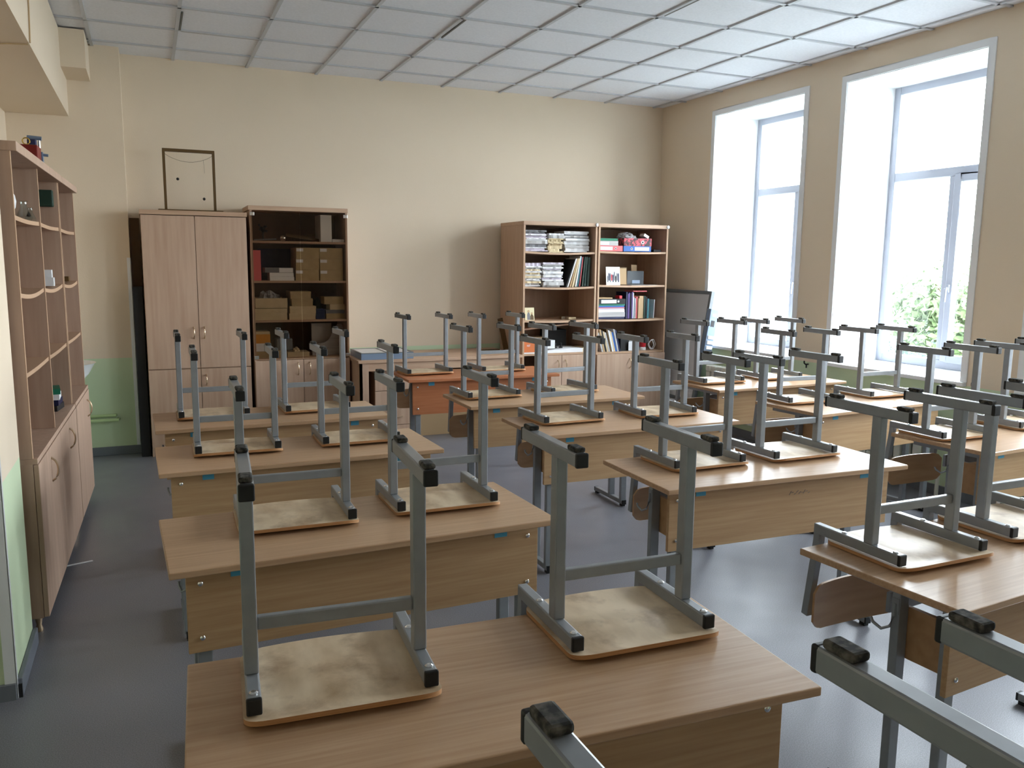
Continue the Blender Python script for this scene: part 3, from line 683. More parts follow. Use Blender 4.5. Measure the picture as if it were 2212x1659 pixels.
bookcase(BX, 3.942, BY, 'open beech bookcase of paper stacks, left one of the pair by the corner', (1.700, 1.375, 1.062, .745), ((.203, .403, .365), (.407, .766, .445)), M['beech_in'])
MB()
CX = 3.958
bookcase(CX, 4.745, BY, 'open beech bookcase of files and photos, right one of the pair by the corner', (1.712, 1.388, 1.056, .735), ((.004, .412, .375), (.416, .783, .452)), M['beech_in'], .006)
Y0 = BY+.03
def bundles(xa, xb, z0, z1, tints, grp, lab, seed, yd=.26, zof=0, yo=0):
    rr = random.Random(seed); z = z0; k = 0
    while z < z1-.008:
        h = min(rr.choice((.008, .012, .018, .03)), z1-z); a = xa+rr.uniform(0, .03)*rr.random(); b_ = xb-rr.uniform(0, .04)*rr.random()
        mt = tints[rr.randrange(len(tints))]
        n = 8; mb = MB(); cx = (a+b_)/2; vs = []; fs = []; ph = rr.uniform(0, 6); am = rr.uniform(.0, .002)
        d0 = rr.uniform(0, .045)
        for i in range(n+1):
            u = i/n; xx = a-cx+(b_-a)*u; dz = 0
            yy0 = d0+rr.uniform(0, .010); 
            for y_, z_ in ((yy0, dz), (yd, dz), (yd, h-.0008+dz), (yy0+.003, h-.0008+dz)): vs.append((xx, y_, z_))
        for i in range(n):
            for q_ in range(4): fs.append((4*i+q_, 4*i+(q_+1) % 4, 4*i+4+(q_+1) % 4, 4*i+4+q_))
        fs += [(3, 2, 1, 0), (4*n, 4*n+1, 4*n+2, 4*n+3)]
        cw = {'paperw': 'white', 'paperg': 'pale grey', 'papero': 'lilac-grey', 'greyc': 'dark grey', 'papery': 'yellowed', 'cardp': 'buff', 'black': 'black', 'red': 'red'}[mt]
        od = ('lowest', 'second', 'third', 'fourth', 'fifth', 'sixth', 'seventh', 'eighth', 'ninth', 'tenth', 'eleventh', 'twelfth', 'thirteenth', 'fourteenth', 'fifteenth', 'sixteenth', 'seventeenth', 'eighteenth', 'nineteenth', 'twentieth', 'topmost')[min(k, 20)]
        one('paper_bundle', '%s bundle of papers, %s%s' % (cw, od, lab if k == 0 else ' from bottom'+lab), 'papers', mb.quadmesh(vs, fs), M[mt], (cx, Y0+yo, z), rr.uniform(-.035, .035), grp)
        z += h; k += 1
SG = lambda x, x0, x1, zz, s: zz - s*math.sin(PI*(x-x0)/(x1-x0))
def sf(x, z, case=0):
    return z - (.012 if case == 0 else .006)*math.sin(PI*max(0, min(1, (x-(BX if case == 0 else CX)-.018)/.74))) + .0005
G_ = ['paperw', 'paperg', 'paperw', 'papero', 'greyc', 'paperg']
bundles(3.20, 3.44, sf(3.20, 1.70), 1.902, G_, 'left paper stack on the top shelf', ', left stack, left bookcase top shelf', 1)
bundles(3.448, 3.612, sf(3.44, 1.70)+.001, 1.822, ['papery', 'papery', 'cardp'], 'yellowed folders in the middle stack', ', middle stack, left bookcase top shelf', 2)
bundles(3.452, 3.630, 1.8225, 1.875, ['paperw', 'paperg'], 'white papers on the yellowed folders', ', on the yellowed stack, left bookcase', 12)
bundles(3.625, 3.895, sf(3.895, 1.70), 1.895, ['paperg', 'papero', 'greyc', 'paperg', 'paperw'], 'right paper stack on the top shelf', ', right stack, left bookcase top shelf', 3)
bundles(3.20, 3.385, sf(3.20, 1.375), 1.60, ['paperw', 'papero', 'paperg', 'papery', 'paperw'], 'left paper stack on the second shelf', ', left stack, left bookcase second shelf', 4)
bundles(3.392, 3.615, sf(3.392, 1.375)+.0005, 1.605, ['paperw', 'paperg', 'papero', 'paperw', 'paperg', 'paperw'], 'right paper stack on the second shelf', ', right stack, left bookcase second shelf', 5)
for i, (xb_, xt_, th_, h_, mt, lab) in enumerate((
  (3.640, 3.735, .007, .265, 'black', 'black folder leaning furthest left, next to the paper stack, left bookcase'),
  (3.655, 3.744, .012, .27, 'paperw', 'white folder leaning right beside the black folder, left bookcase'),
  (3.683, 3.758, .012, .27, 'tan', 'tan folder leaning right in the folder row, left bookcase'),
  (3.706, 3.771, .016, .27, 'papery', 'yellowish folder leaning in the middle of the folder row, left bookcase'),
  (3.742, 3.790, .012, .29, 'paperw', 'tall white folder leaning before the light blue folder, left bookcase'),
  (3.764, 3.802, .009, .28, 'teal', 'light blue folder leaning in the folder row, left bookcase'),
  (3.787, 3.815, .007, .28, 'pink', 'thin pink folder leaning before the dark green files, left bookcase'),
  (3.812, 3.838, .015, .28, 'dgreen', 'leftmost dark green upright file, left bookcase second shelf'),
  (3.838, 3.858, .016, .28, 'dgreen', 'middle dark green upright file, left bookcase second shelf'),
  (3.865, 3.880, .022, .275, 'dgreen', 'rightmost dark green upright file at the bookcase side panel'))):
    z_ = sf(xb_+.08, 1.375)+.001
    one('folder', lab, 'folder', MB().prism([(0, 0), (th_, 0), (xt_-xb_+th_, h_), (xt_-xb_, h_)], 'y', .02, .24), M[mt], (xb_, Y0, z_), 0, 'folders leaning on the second shelf of the left bookcase')
# icon picture and bits
t_ = T('icon_picture', 'small gilded icon card of two haloed figures on the third shelf, left bookcase', 'picture', (3.272, Y0+.03, sf(3.27, 1.062)), .0)
MB().box(-.048, .048, 0, .004, 0, .118, Matrix.Rotation(-.12, 4, 'X')).build('card', M['gold'], t_)
fg = MB(); RM = Matrix.Rotation(-.12, 4, 'X')
def flat_fig(mb, pts, d=-.0008):
    n = len(pts); vs = [RM @ Vector((x_, d, z_)) for x_, z_ in pts]+[RM @ Vector((x_, d+.0008, z_)) for x_, z_ in pts]
    return mb.quadmesh(vs, [tuple(range(n-1, -1, -1)), tuple(range(n, 2*n))]+[(i, (i+1) % n, n+(i+1) % n, n+i) for i in range(n)])
flat_fig(fg, [(-.026, .004), (.006, .004), (.004, .05), (-.004, .074), (-.018, .074), (-.026, .05)])
fg.build('standing_figure', M['greyc'], t_)
flat_fig(MB(), [(.006, .004), (.042, .004), (.040, .036), (.028, .056), (.016, .056), (.006, .036)]).build('seated_figure', M['walnut'], t_)
for nm_, cx_, cz_, rr_ in (('halo', -.011, .084, .012), ('halo', .022, .064, .010)):
    flat_fig(MB(), [(cx_+rr_*math.cos(PI*k/6), cz_+rr_*math.sin(PI*k/6)) for k in range(12)], -.0012).build(nm_, M['tan'], t_)
bx('small_block', 'small pale block lying at the right of the icon shelf, left bookcase', 'block', 3.72, 3.80, Y0+.10, Y0+.14, sf(3.76, 1.062)+.001, 1.075, M['cardp'])
bx('dark_block', 'small dark block left of the pale block on the icon shelf', 'block', 3.66, 3.70, Y0+.14, Y0+.18, sf(3.68, 1.062)+.001, 1.08, M['walnut'])
# lowest open compartment of the left bookcase
zb_ = .7455
q = bx('orange_box', 'orange card box at the left of the lowest open compartment, left bookcase', 'box', 3.195, 3.372, Y0, Y0+.2, zb_+.012, .862, M['orange'])
tx = MB()
for i, seg in enumerate(((0, 0, 0, 1), (0, .5, .5, .5), (.5, 0, .5, 1), (.8, 0, .8, 1), (1.3, 0, 1.3, 1), (.8, 0, 1.3, 0), (1.6, 0, 1.6, 1), (1.6, 1, 2.0, 1), (1.6, .5, 1.9, .5))):
    a = Vector((-.05+seg[0]*.016, -.1005, .055+seg[1]*.018)); b_ = Vector((-.05+seg[2]*.016, -.1005, .055+seg[3]*.018)); tx.bar(a, b_, .002, .001, (0, 1, 0))
tx.build('pale_lettering', M['paperw'], q)
bx('papers_flat', 'thin papers lying under the orange box, left bookcase', 'papers', 3.195, 3.40, Y0-.01, Y0+.22, zb_, zb_+.011, M['paperw'])
bx('white_box', 'small white box standing beside the orange box, left bookcase', 'box', 3.445, 3.530, Y0+.01, Y0+.10, zb_+.041, .865, M['white'])
q = one('paper_heap', 'slanting heap of white papers across the lowest compartment, left bookcase', 'papers', MB().prism([(0, 0), (.42, 0), (.42, .036), (.30, .040), (.0, .022)], 'y', 0, .25), M['paperw'], (3.402, Y0-.01, zb_))
bx('brown_carton', 'low brown carton at the right of the lowest compartment, left bookcase', 'box', 3.826, 3.918, Y0, Y0+.2, zb_, .785, M['cardp'])
bx('black_case', 'black case at the back of the lowest compartment, left bookcase', 'case', 3.585, 3.80, Y0+.30, Y0+.46, zb_, .94, M['black'])
one('sloping_board', 'beech board lying askew under the icon shelf, left bookcase', 'board', MB().bar((0, 0, 0), (.60, 0, .050), .2, .016), M['beech_h'], (3.215, Y0+.27, .955))
bx('card_tray', 'pale card tray at the back behind the heap of papers, left bookcase', 'tray', 3.36, 3.575, Y0+.28, Y0+.46, zb_, .872, M['cardp'])
for k in range(2):
    one('dark_gadget', ('small dark knobbed gadget beside the white box, left bookcase', 'small dark round knob piece right of the other gadget, left bookcase')[k], 'gadget', MB().lathe([(.02, 0), (.02, .012), (.006, .016), (.006, .03), (.011, .034), (.011, .046), (.004, .05)], (0, 0, 0), 12), M['black'], ((3.552, 3.612)[k], Y0+.05, zb_+.040))
# right bookcase, top shelf
zt = 1.7125
def binder(name, lab, x0, x1, z0, z1, mt, lx0, lx1, hole=None, hmat='cap', yd=.28):
    q = bx(name, lab, 'binder', x0, x1, Y0, Y0+yd, z0, z1, M[mt], bevel=.0015)
    cx = (x0+x1)/2; h = z1-z0
    MB().box(lx0-cx, lx1-cx, -yd/2-.0010, -yd/2+.0002, h*.18, h*.82).build('spine_label', M['paperw'], q)
    if hole is not None:
        MB().tube([(hole-cx, -yd/2-.0012, h/2), (hole-cx, -yd/2+.002, h/2)], .010, 14).build('finger_ring', M['chrome'], q)
        MB().tube([(hole-cx, -yd/2-.0018, h/2), (hole-cx, -yd/2-.0008, h/2)], .0075, 14).build('finger_hole', M[hmat], q)
    return q
binder('ring_binder', 'coral red binder lying bottom left on the top shelf, right bookcase', 3.978, 4.243, zt, zt+.053, 'pink', 3.995, 4.13, 4.165)
binder('ring_binder', 'white binder with a grey end lying on the coral red binder', 3.978, 4.192, zt+.0535, zt+.098, 'paperg', 3.980, 4.09)
bx('green_folder', 'green flat folder lying on top of the white binder, right bookcase', 'folder', 3.978, 4.188, Y0, Y0+.27, zt+.0985, zt+.122, M['green'])
binder('ring_binder', 'blue binder with a white label lying under the red patterned box', 4.254, 4.568, zt, zt+.053, 'blue', 4.38, 4.545, 4.345)
rose = noise_mix('red_rose_pattern', lin(52, 34, 38), lin(210, 84, 96), (1, 1, 1), 42, .5, 3, .44, .56)
q = bx('patterned_box', 'red and dark flower-patterned box with a round finger hole, right bookcase', 'box', 4.257, 4.572, Y0, Y0+.28, zt+.0535, zt+.128, rose)
MB().tube([(.055, -.1412, .037), (.055, -.139, .037)], .016, 16).build('finger_ring', M['chrome'], q); MB().tube([(.055, -.142, .037), (.055, -.1405, .037)], .011, 16).build('finger_hole', M['cap'], q)
one('plastic_bag', 'whitish crumpled plastic bag lying on the patterned box', 'bag', crumple(0, 0, 0, .085, .10, .055, 21), M['bagclear'], (4.345, Y0+.12, zt+.1285))
one('tissue_pack', 'small white pack tilted on the right of the patterned box', 'packet', MB().box(-.03, .03, -.04, .04, 0, .026, Matrix.Rotation(.5, 4, 'Y') @ Matrix.Translation((0, 0, .014))), M['white'], (4.51, Y0+.06, zt+.1285))
bx('black_device', 'flat black device at the right end of the top shelf, right bookcase', 'device', 4.612, 4.70, Y0+.02, Y0+.14, zt, zt+.022, M['black'], bevel=.002)
# second shelf: photo, glass box, card, plate
z2 = sf(4.16, 1.388, 1)+.001
t_ = T('group_photo', 'white group photo of small standing people, propped on the second shelf', 'photo', (4.16, Y0+.02, z2), 0)
RM = Matrix.Rotation(-.10, 4, 'X')
MB().box(-.078, .078, 0, .003, 0, .178, RM).build('print', M['paperw'], t_)
for i in range(9):
    u = -.06+.015*i; hh = .050+.012*((i*7) % 3); bz = .03+.014*(i % 2)
    flat_fig(MB(), [(u-.006, bz), (u+.006, bz), (u+.007, bz+hh), (u+.003, bz+hh+.014), (u-.003, bz+hh+.014), (u-.007, bz+hh)]).build('printed_person', M[('greyc', 'navy', 'greyc', 'red', 'navy', 'greyc', 'black', 'greyc', 'navy')[i]], t_)
t_ = T('portrait_photo', 'brown framed photo standing just right of the group photo', 'photo', (4.285, Y0+.04, z2), -.12)
MB().box(-.042, .042, 0, .006, 0, .176, RM).build('frame', M['walnut'], t_)
flat_fig(MB(), [(-.034, .008), (.034, .008), (.034, .166), (-.034, .166)]).build('print', M['tan'], t_)
t_ = T('glass_box', 'dark glass cube holding a small silver model, right bookcase second shelf', 'ornament', (4.445, Y0+.13, z2+.0035))
MB().box(-.10, .10, -.06, .06, 0, .008).build('base', M['black'], t_)
MB().box(-.095, .095, -.055, .055, .008, .135).build('smoked_cover', base_mat('smoked_glass', (.05, .055, .06), .1), t_)
MB().box(-.04, .05, -.0585, -.0555, .012, .045).build('silver_plate', M['bluegrey'], t_)
bx('greeting_card', 'pale upright card behind the dark glass cube', 'card', 4.492, 4.555, Y0+.235, Y0+.24, z2, 1.585, M['tan'])
one('flat_plate', 'thin pale sheet lying in front of the dark glass cube', 'plate', MB().box(-.15, .15, -.05, .05, 0, .003), M['paperg'], (4.50, Y0+.035, z2))
# third shelf: flat files, upright books
z3 = 1.0565
zz = z3
for lab, x0, x1, h_, mt in (('lowest blue file of the flat pile, third shelf of the right bookcase', 3.992, 4.285, .020, 'navy'), ('grey box file second in the flat pile', 3.985, 4.29, .046, 'paperg'), ('white paper wad in the flat pile above the grey file', 3.984, 4.285, .026, 'paperw'), ('lilac folder in the flat pile', 3.982, 4.28, .012, 'papero'), ('magenta folder in the flat pile', 3.98, 4.285, .007, 'pink'), ('bright blue folder near the top of the flat pile', 3.98, 4.28, .016, 'blue'), ('green folder under the black binder', 3.99, 4.288, .014, 'green')):
    bx('flat_file', lab+('' if 'bookcase' in lab else ', right bookcase'), 'file', x0, x1, Y0, Y0+.26, zz, zz+h_, M[mt], 'flat pile of files on the third shelf'); zz += h_+.0005
binder('ring_binder', 'black binder with a pale label lying on the flat pile, right bookcase', 3.99, 4.292, zz, zz+.052, 'black', 4.02, 4.19, 4.212, 'white'); zz += .0525
bx('tan_booklet', 'thin tan booklet on top of the black binder', 'booklet', 3.98, 4.15, Y0+.01, Y0+.2, zz, zz+.012, M['tan'])
bx('marker_pen_box', 'small red-topped tube lying on the black binder', 'tube', 4.235, 4.265, Y0+.02, Y0+.1, zz, zz+.03, M['red'])
rr = random.Random(4)
for i, (x0, wd_, h_, mt, c) in enumerate(((4.302, .016, .262, 'navy', 'dark blue'), (4.320, .012, .245, 'purple', 'purple'), (4.334, .016, .255, 'purple', 'violet'), (4.352, .010, .25, 'black', 'black'), (4.364, .016, .262, 'purple', 'wide purple'), (4.382, .010, .255, 'paperw', 'thin white'), (4.394, .014, .21, 'bluegrey', 'grey-blue'), (4.410, .014, .20, 'paperg', 'light grey'), (4.426, .016, .215, 'pink', 'dusky pink'), (4.444, .014, .20, 'tan', 'tan'), (4.460, .048, .222, 'tan', 'thick tan'), (4.510, .018, .222, 'dgreen', 'dark green'), (4.530, .016, .215, 'black', 'thin black'), (4.548, .020, .195, 'teal', 'teal'))):
    q = bx('book', '%s upright book, %s from the left on the third shelf, right bookcase' % (c, ('first', 'second', 'third', 'fourth', 'fifth', 'sixth', 'seventh', 'eighth', 'ninth', 'tenth', 'eleventh', 'twelfth', 'thirteenth', 'fourteenth')[i]), 'book', x0, x0+wd_-.001, Y0+rr.uniform(0, .02), Y0+.2, z3, z3+h_, M[mt], 'upright books on the third shelf')
one('leaning_booklet', 'thin white booklet leaning alone at the right of the third shelf', 'booklet', MB().prism([(0, 0), (.006, 0), (.014, .185), (.008, .185)], 'y', .02, .2), M['paperw'], (4.633, Y0, z3))
one('red_folder_back', 'dark red folder lying across the tops of the upright books', 'folder', MB().box(0, .16, 0, .16, 0, .010), M['pink'], (4.395, Y0+.03, z3+.2635))
# lowest compartment of the right bookcase
z4 = .7355
for i in range(11):
    mt = ('paperg', 'tan', 'black', 'cardp', 'paperg', 'walnut', 'paperw', 'cardp', 'blue', 'paperg', 'navy')[i]
    x0 = 3.985+.0195*i; h_ = .19+.010*((i*3) % 4); ln = .055
    one('magazine', 'worn %s magazine leaning left in the lowest compartment, right bookcase' % ('grey', 'tan', 'black', 'cream', 'pale grey', 'brown', 'white', 'thick cream', 'blue', 'ash grey', 'dark blue')[i], 'magazine', MB().prism([(0+ln, 0), (.0175+ln, 0), (.0175, h_), (0, h_)], 'y', 0, .2), M[mt], (x0, Y0, z4), 0, 'magazines leaning in the lowest compartment')
bx('black_file', 'black file box in the lowest compartment, right bookcase', 'file', 4.262, 4.36, Y0+.02, Y0+.2, z4, z4+.135, M['black'])
one('white_card', 'small rounded white card leaning before the black file box', 'card', MB().prism([(-.024, .006), (-.018, 0), (.018, 0), (.024, .006), (.024, .085), (.018, .091), (-.018, .091), (-.024, .085)], 'y', 0, .003), M['white'], (4.365, Y0-.003, z4+.004))
one('clear_jar', 'hazy plastic box in the lowest compartment, right bookcase', 'box', MB().box(-.06, .06, -.06, .06, 0, .1), M['bagclear'], (4.45, Y0+.15, z4))
t_ = T('red_lantern', 'small red jar with a white base and wire loops, right bookcase bottom', 'jar', (4.545, Y0+.06, z4))
MB().lathe([(.032, 0), (.034, .02), (.028, .03)], n=16).build('base', M['white'], t_)
MB().lathe([(.028, .03), (.033, .045), (.033, .08), (.024, .092)], n=16).build('red_body', M['red'], t_, smooth=True)
for k in range(2):
    one('cable_loop', ('white cable coiled right of the red jar, right bookcase bottom', 'second white cable loop standing farther right of the red jar')[k], 'cable', MB().tube([(.03*math.cos(a_/8*PI)*(1+.2*k), .01*math.sin(a_), .052+.048*math.sin(a_/8*PI)) for a_ in range(17)], .004, 6), M['paperw'], ((4.64, 4.675)[k], Y0+(.05, .08)[k], z4))

# ------------------------------------------------------------------ whiteboard leaning by the window wall
t_ = T('interactive_whiteboard', 'grey framed whiteboard with a side control bar, leaning by the corner window', 'whiteboard', (4.83, 6.575, 0))
tl = math.atan2(.17, 1.08); RW = Matrix.Translation((0, 0, .25)) @ Matrix.Rotation(tl, 4, 'Y')
BW = .97
MB().box(-.012, .012, .03, BW-.03, .03, 1.07, RW).build('writing_surface', M['board'], t_)
MB().box(-.022, .018, 0, .032, 0, 1.10, RW).box(-.022, .018, BW-.032, BW, 0, 1.10, RW).box(-.022, .018, .032, BW-.032, 1.068, 1.10, RW).box(-.022, .018, .032, BW-.032, 0, .032, RW).build('frame', M['grey_frame'], t_, bevel=.003)
q = MB().box(-.04, .055, -.06, .001, .50, .93, RW).build('control_bar', M['bluegrey'], t_, bevel=.006)
MB().box(-.012, .030, -.063, -.0602, .86, .885, RW).build('label', M['paperw'], q)
MB().box(-.015, .025, -.063, -.0602, .76, .82, RW).build('dark_keypad', M['black'], q)
for k in range(3): MB().box(-.025, .045, -.068, -.0602, .54+k*.05, .572+k*.05, RW).build('button', M['white'], q, bevel=.003)
for y_ in (.10, BW-.14): MB().bar((0, y_, .26), (.0, y_, .03), .03, .03).box(-.04, .12, y_-.02, y_+.02, 0, .03).build('foot_stand', M['cap'], t_)
MB().box(-.06, .05, .10, BW-.10, .225, .25).build('pen_tray', M['white'], t_)

# ------------------------------------------------------------------ radiators, pipes, small wall fixings
for i, (a, b_) in enumerate(WINS[:3]):
    n = 11 if i else 10; y0 = (a+b_)/2-.08*n/2
    r_ = T('radiator', ('white ribbed radiator under the far window', 'white ribbed radiator under the near window', 'white ribbed radiator under the window out of frame')[i], 'radiator', (WX-.10, y0, 0), 0, 'radiators under the windows')
    for k in range(n):
        y_ = k*.08
        MB().box(-.045, .045, y_+.004, y_+.076, .16, .22).box(-.045, .045, y_+.004, y_+.076, .58, .64).box(-.045, -.01, y_+.012, y_+.068, .22, .58).box(.01, .045, y_+.012, y_+.068, .22, .58).build('rib', M['radiator'], r_, bevel=.012, seg=3)
    MB().tube([(0, -.12, .19), (0, .08*n+.1, .19)], .013, 8).tube([(0, -.12, .19), (0, -.12, .012)], .013, 8).tube([(0, .08*n+.1, .19), (0, .08*n+.1, .012)], .013, 8).build('pipe', M['radiator'], r_)
one('wall_pipes', 'two pale green pipes low on the back pier beside the left cabinets', 'pipe', MB().tube([(-.40, 0, 0), (.0, 0, 0), (.0, .06, 0)], .013, 10).tube([(-.40, .05, .03), (-.02, .05, .03), (-.02, .068, .03)], .013, 10), M['pipe'], (-.275, 7.30, .30), smooth=True)
t_ = T('washbasin', 'white washbasin edge showing behind the far left cabinet', 'basin', (-.62, 7.02, .62))
MB().lathe([(.05, 0), (.10, .02), (.17, .10), (.215, .18), (.225, .185), (.205, .18), (.155, .10), (.08, .04), (.0005, .035)], n=28).build('bowl', M['enamel'], t_, smooth=True)
MB().box(-.09, .09, .12, .348, .09, .17).build('wall_bracket', M['enamel'], t_, bevel=.01)
for i, (y_, z_) in enumerate(((5.30, .775), (3.755, .80))):
    one('wall_hook', ('small black hook on the pier between the two windows', 'small black hook on the wall right of the near window')[i], 'hook', MB().tube([(0, 0, 0), (-.03, 0, 0), (-.045, 0, .012), (-.045, 0, .03)], .006, 6).tube([(-.02, 0, 0), (-.02, 0, -.03)], .006, 6), M['black'], (WX, y_, z_))
one('cable', 'thin cable hanging down the ceiling beam face', 'cable', MB().tube([(0, 0, 0), (0, .03, -.15), (.0, .02, -.32), (.001, -.02, -.43), (0, -.03, -.497)], .004, 5), M['tan'], (-.492, 5.05, 3.165))
one('cable', 'thin cable running across the underside of the ceiling beam', 'cable', MB().tube([(0, 0, 0), (-.1, .03, 0), (-.2, .08, -.002), (-.36, .14, 0)], .004, 5), M['cardp'], (-.50, 5.02, 2.660))

# ------------------------------------------------------------------ shelving along the left wall
AX = -.452; AR = math.atan(.0255)          # front line runs slightly away from the wall
def left_unit(x, y, length, label, divs, hand, rot):
    # local frame: +y along the wall, +x towards the room, front at x=0
    t_ = T('shelf_unit', label, 'shelving', (x, y, 0), rot)
    dp = .40
    for k, yy in enumerate([0]+divs+[length-.018]):
        th_ = .018
        MB().box(-dp+.02, -.022, yy, yy+th_, .765, 2.0).build('upright_panel', M['beech_y'], t_)
        MB().box(-.022, -.020, yy, yy+th_, .765, 2.0).build('edge_banding', M['edge'], t_)
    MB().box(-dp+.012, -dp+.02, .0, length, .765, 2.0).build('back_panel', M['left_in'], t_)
    MB().box(-dp+.01, .004, -.004, length+.004, 2.0, 2.038).build('top_board', M['beech_y'], t_, bevel=.002)
    MB().box(-dp, -.004, 0, length, .742, .764).build('counter_board', M['beech_y'], t_)
    MB().box(-dp, -.022, 0, .018, .075, .742).box(-dp, -.022, length-.018, length, .075, .742).box(-dp, -.022, .018, length-.018, .075, .093).build('base_body', M['beech_y'], t_)
    segs = [0]+divs+[length-.018]
    for a, b_ in zip(segs[:-1], segs[1:]):
        for z, sg in ((1.755, .006), (1.445, .016), (1.115, .004)):
            n = 10; vs = []; fs = []; a0, b0 = a+.018, b_
            for i in range(n+1):
                u = i/n; d_ = -sg*math.sin(PI*u)
                for x_, z_ in ((-dp+.02, z-.018), (-.026, z-.018), (-.026, z), (-dp+.02, z)): vs.append((x_, a0+(b0-a0)*u, z_+d_))
            for i in range(n):
                for k in range(4): fs.append((4*i+k, 4*i+(k+1) % 4, 4*i+4+(k+1) % 4, 4*i+4+k))
            fs += [(3, 2, 1, 0), (4*n, 4*n+1, 4*n+2, 4*n+3)]
            MB().quadmesh(vs, fs).build('shelf', M['edge'], t_)
    nd = len(hand)
    for k, hy in enumerate(hand):
        a, b_ = length*k/nd+.002, length*(k+1)/nd-.002
        d_ = MB().box(-.020, -.001, a, b_, .078, .738).build('door', M['beech_y'], t_, bevel=.0015)
        pts = [(-.002, hy, .58)] + [(.026*math.sin(PI*i/9)**.6, hy, .58+.11*i/9) for i in range(1, 9)] + [(-.002, hy, .69)]
        MB().tube(pts, .005, 6).build('handle', M['handle'], d_, smooth=True)
    for yy in (.05, length-.05):
        MB().lathe([(.014, 0), (.016, .01), (.010, .03), (.018, .074)], (-.05, yy, 0), 12).build('turned_foot', M['handle'], t_, smooth=True)
    return t_
left_unit(AX, 3.835, 1.45, 'double open shelving over cupboard doors, nearest along the left wall', [.70], [.36, 1.08], -AR)
UX, UY = AX+1.47*math.sin(AR), 3.835+1.47*math.cos(AR)
left_unit(UX, UY, .76, 'single open shelving over one cupboard door, farther along the left wall', [], [.60], -AR)
MA = Matrix.Translation((AX, 3.835, 0)) @ Matrix.Rotation(-AR, 4, 'Z')
def LP(x, y, z): v = MA @ Vector((x, y, z)); return (v.x, v.y, v.z)
ztop = 2.0385
t_ = T('red_apparatus', 'dark red block with a yellow ring, on top of the near left shelving', 'apparatus', LP(-.045, .72, ztop), -AR)
MB().prism([(-.07, 0), (.05, 0), (.05, .065), (-.07, .065)], 'x', -.04, .04).build('red_block', base_mat('dark_red_paint', lin(120, 26, 24), .4), t_, bevel=.004)
MB().tube([(-.01+.015*math.cos(2*PI*k/14), -.02, .085+.015*math.sin(2*PI*k/14)) for k in range(15)], .003, 6).tube([(-.01, -.02, .064), (-.01, -.02, .072)], .004, 6).build('ring', base_mat('yellow_brass', lin(200, 165, 70), .35, .6), t_)
t_ = T('engine_model', 'blue and silver model engine cut-away on top of the near left shelving', 'model', LP(-.045, .90, ztop), -AR)
MB().box(-.028, .010, -.045, .0, 0, .115).build('blue_body', M['navy'], t_, bevel=.005)
MB().tube([(.016, .01, .0), (.016, .01, .13)], .006, 10).tube([(-.022, .006, .03), (-.022, .006, .135)], .005, 10).build('piston_rod', M['chrome'], t_)
MB().tube([(-.032, .0, .128), (.030, .0, .124)], .010, 10).box(-.012, .030, .005, .04, .0, .062).tube([(.02, .02, .05), (.052, .02, .048)], .007, 8).build('crank', M['bluegrey'], t_)
one('grey_bracket', 'small pale grey bracket beside the model engine on the shelving', 'bracket', MB().prism([(0, 0), (.12, 0), (.04, .04), (0, .06)], 'x', -.012, .012), M['paperg'], LP(-.045, .97, ztop), -AR)
def shz(z, d=0): return z+.001-d
one('white_globe', 'white round globe behind the front edge, top shelf of the near left unit', 'globe', MB().ball((0, 0, .082), .082, 20), M['white'], LP(-.165, .50, 1.753), -AR, smooth=True)
for k, (dx, dy, s_) in enumerate(((-.072, .610, .85), (-.055, .668, .6))):
    one('glass_flask', ('larger clear glass flask on the top shelf of the near left unit', 'smaller clear glass beaker beside the larger flask')[k], 'flask', MB().lathe([(.035*s_, 0), (.04*s_, .02*s_), (.018*s_, .07*s_), (.018*s_, .10*s_), (.024*s_, .105*s_), (.015*s_, .10*s_), (.015*s_, .07*s_), (.036*s_, .022*s_)], n=16), M['glass'], LP(dx, dy, 1.7556), -AR, smooth=True)
one('green_case', 'dark green rounded case fixed high on the upright, second bay of the left shelving', 'case', MB().box(-.035, .035, -.02, .02, 0, .09), M['dgreen'], LP(-.075, 1.411, 1.865), -AR, bevel=.006)
for k in range(2):
    one('pill_box', ('white carton standing on end in the second bay of the left shelving', 'small white carton with dark print before the taller white one')[k], 'box', MB().box(-.02, .02, -.025, .025, 0, (.085, .045)[k]), M['white'], LP((-.075, -.060)[k], (1.28, 1.22)[k], 1.440), -AR)
one('small_brown_box', 'small dark brown box on the middle shelf of the far left unit', 'box', MB().box(-.03, .03, -.04, .04, 0, .03), M['walnut'], LP(-.09, 2.12, 1.4455), -AR)
for k in range(4):
    one('booklet', ('lowest dark booklet', 'dark blue booklet', 'white booklet', 'topmost bright green booklet')[k]+' of the small pile on the left counter', 'booklet', MB().box(-.07, .07, -.08, .08, 0, .030), M[('black', 'navy', 'paperw', 'green')[k]], LP(-.125, 1.27, .7650+.0305*k), -AR-.1+.08*k, 'booklet pile on the left counter')
one('paper_scrap', 'thin white strip sticking out from under the left cupboards onto the floor', 'paper', MB().box(-.12, .05, -.008, .008, 0, .002), M['paperw'], (-.39, 4.72, .0005), .3)

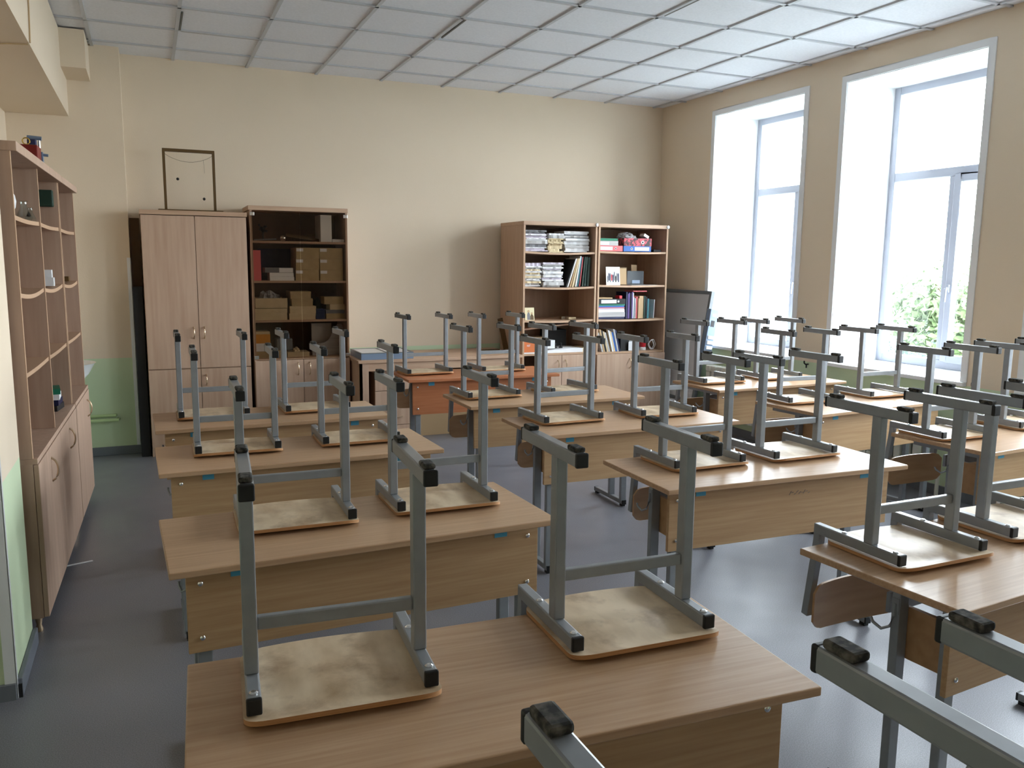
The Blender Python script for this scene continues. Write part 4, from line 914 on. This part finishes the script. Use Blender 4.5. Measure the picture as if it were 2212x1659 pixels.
# ------------------------------------------------------------------ outside
struct('ground', MB().box(5.7, 160, -80, 120, -7.2, -7.0), M['grass'], 'pale green ground outside the windows')
def tree(x, y, z0, h, rad, seed, label, mt, n=5200, lf=.16):
    rr = random.Random(seed); t_ = T('tree', label, 'tree', (x, y, z0), 0, 'trees outside the windows')
    tr_ = MB().tube([(0, 0, 0), (.05, .03, h*.4), (-.05, .05, h*.75)], [.22, .17, .08], 10)
    for k in range(7):
        a_ = k*2.4; zz = h*(.35+.07*k); tr_.tube([(0, 0, zz), (rad*.4*math.cos(a_), rad*.4*math.sin(a_), zz+rad*.35), (rad*.65*math.cos(a_), rad*.65*math.sin(a_), zz+rad*.7)], [.08, .05, .02], 6)
    tr_.build('trunk', M['bark'], t_)
    blobs = [(rr.uniform(-.6, .6)*rad, rr.uniform(-.6, .6)*rad, h*rr.uniform(.45, .92), rad*rr.uniform(.28, .5)) for _ in range(16)]
    vs, fs = [], []
    for i in range(n):
        bx_, by_, bz_, br = blobs[rr.randrange(16)]
        th = rr.uniform(0, 2*PI); c_ = rr.uniform(-1, 1); s2 = math.sqrt(1-c_*c_); q = br*rr.uniform(.55, 1.05)
        c0 = Vector((bx_+q*s2*math.cos(th), by_+q*s2*math.sin(th), bz_+q*c_))
        u = Vector((rr.uniform(-1, 1), rr.uniform(-1, 1), rr.uniform(-1, 1))).normalized(); v = u.orthogonal().normalized()
        k = len(vs); s3 = lf*rr.uniform(.6, 1.2)
        vs += [c0-u*s3, c0-v*s3*.5, c0+u*s3, c0+v*s3*.5]; fs.append((k, k+1, k+2, k+3))
    o = MB().quadmesh(vs, fs)
    me = bpy.data.meshes.new('foliage'); me.from_pydata([tuple(v) for v in o.v], [], o.f); me.materials.append(mt)
    ob = bpy.data.objects.new('foliage', me); COL.objects.link(ob); ob.parent = t_
tree(20.5, 15.4, -7, 9.0, 2.6, 1, 'leafy green tree seen low through the near window, close to the mullion', M['leaf'])
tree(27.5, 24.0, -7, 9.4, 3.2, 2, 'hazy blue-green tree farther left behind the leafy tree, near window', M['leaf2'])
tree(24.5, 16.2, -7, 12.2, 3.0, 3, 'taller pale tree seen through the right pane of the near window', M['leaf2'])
tree(21.5, 10.2, -7, 8.6, 2.4, 4, 'bright green tree at the right pane of the near window', M['leaf'])
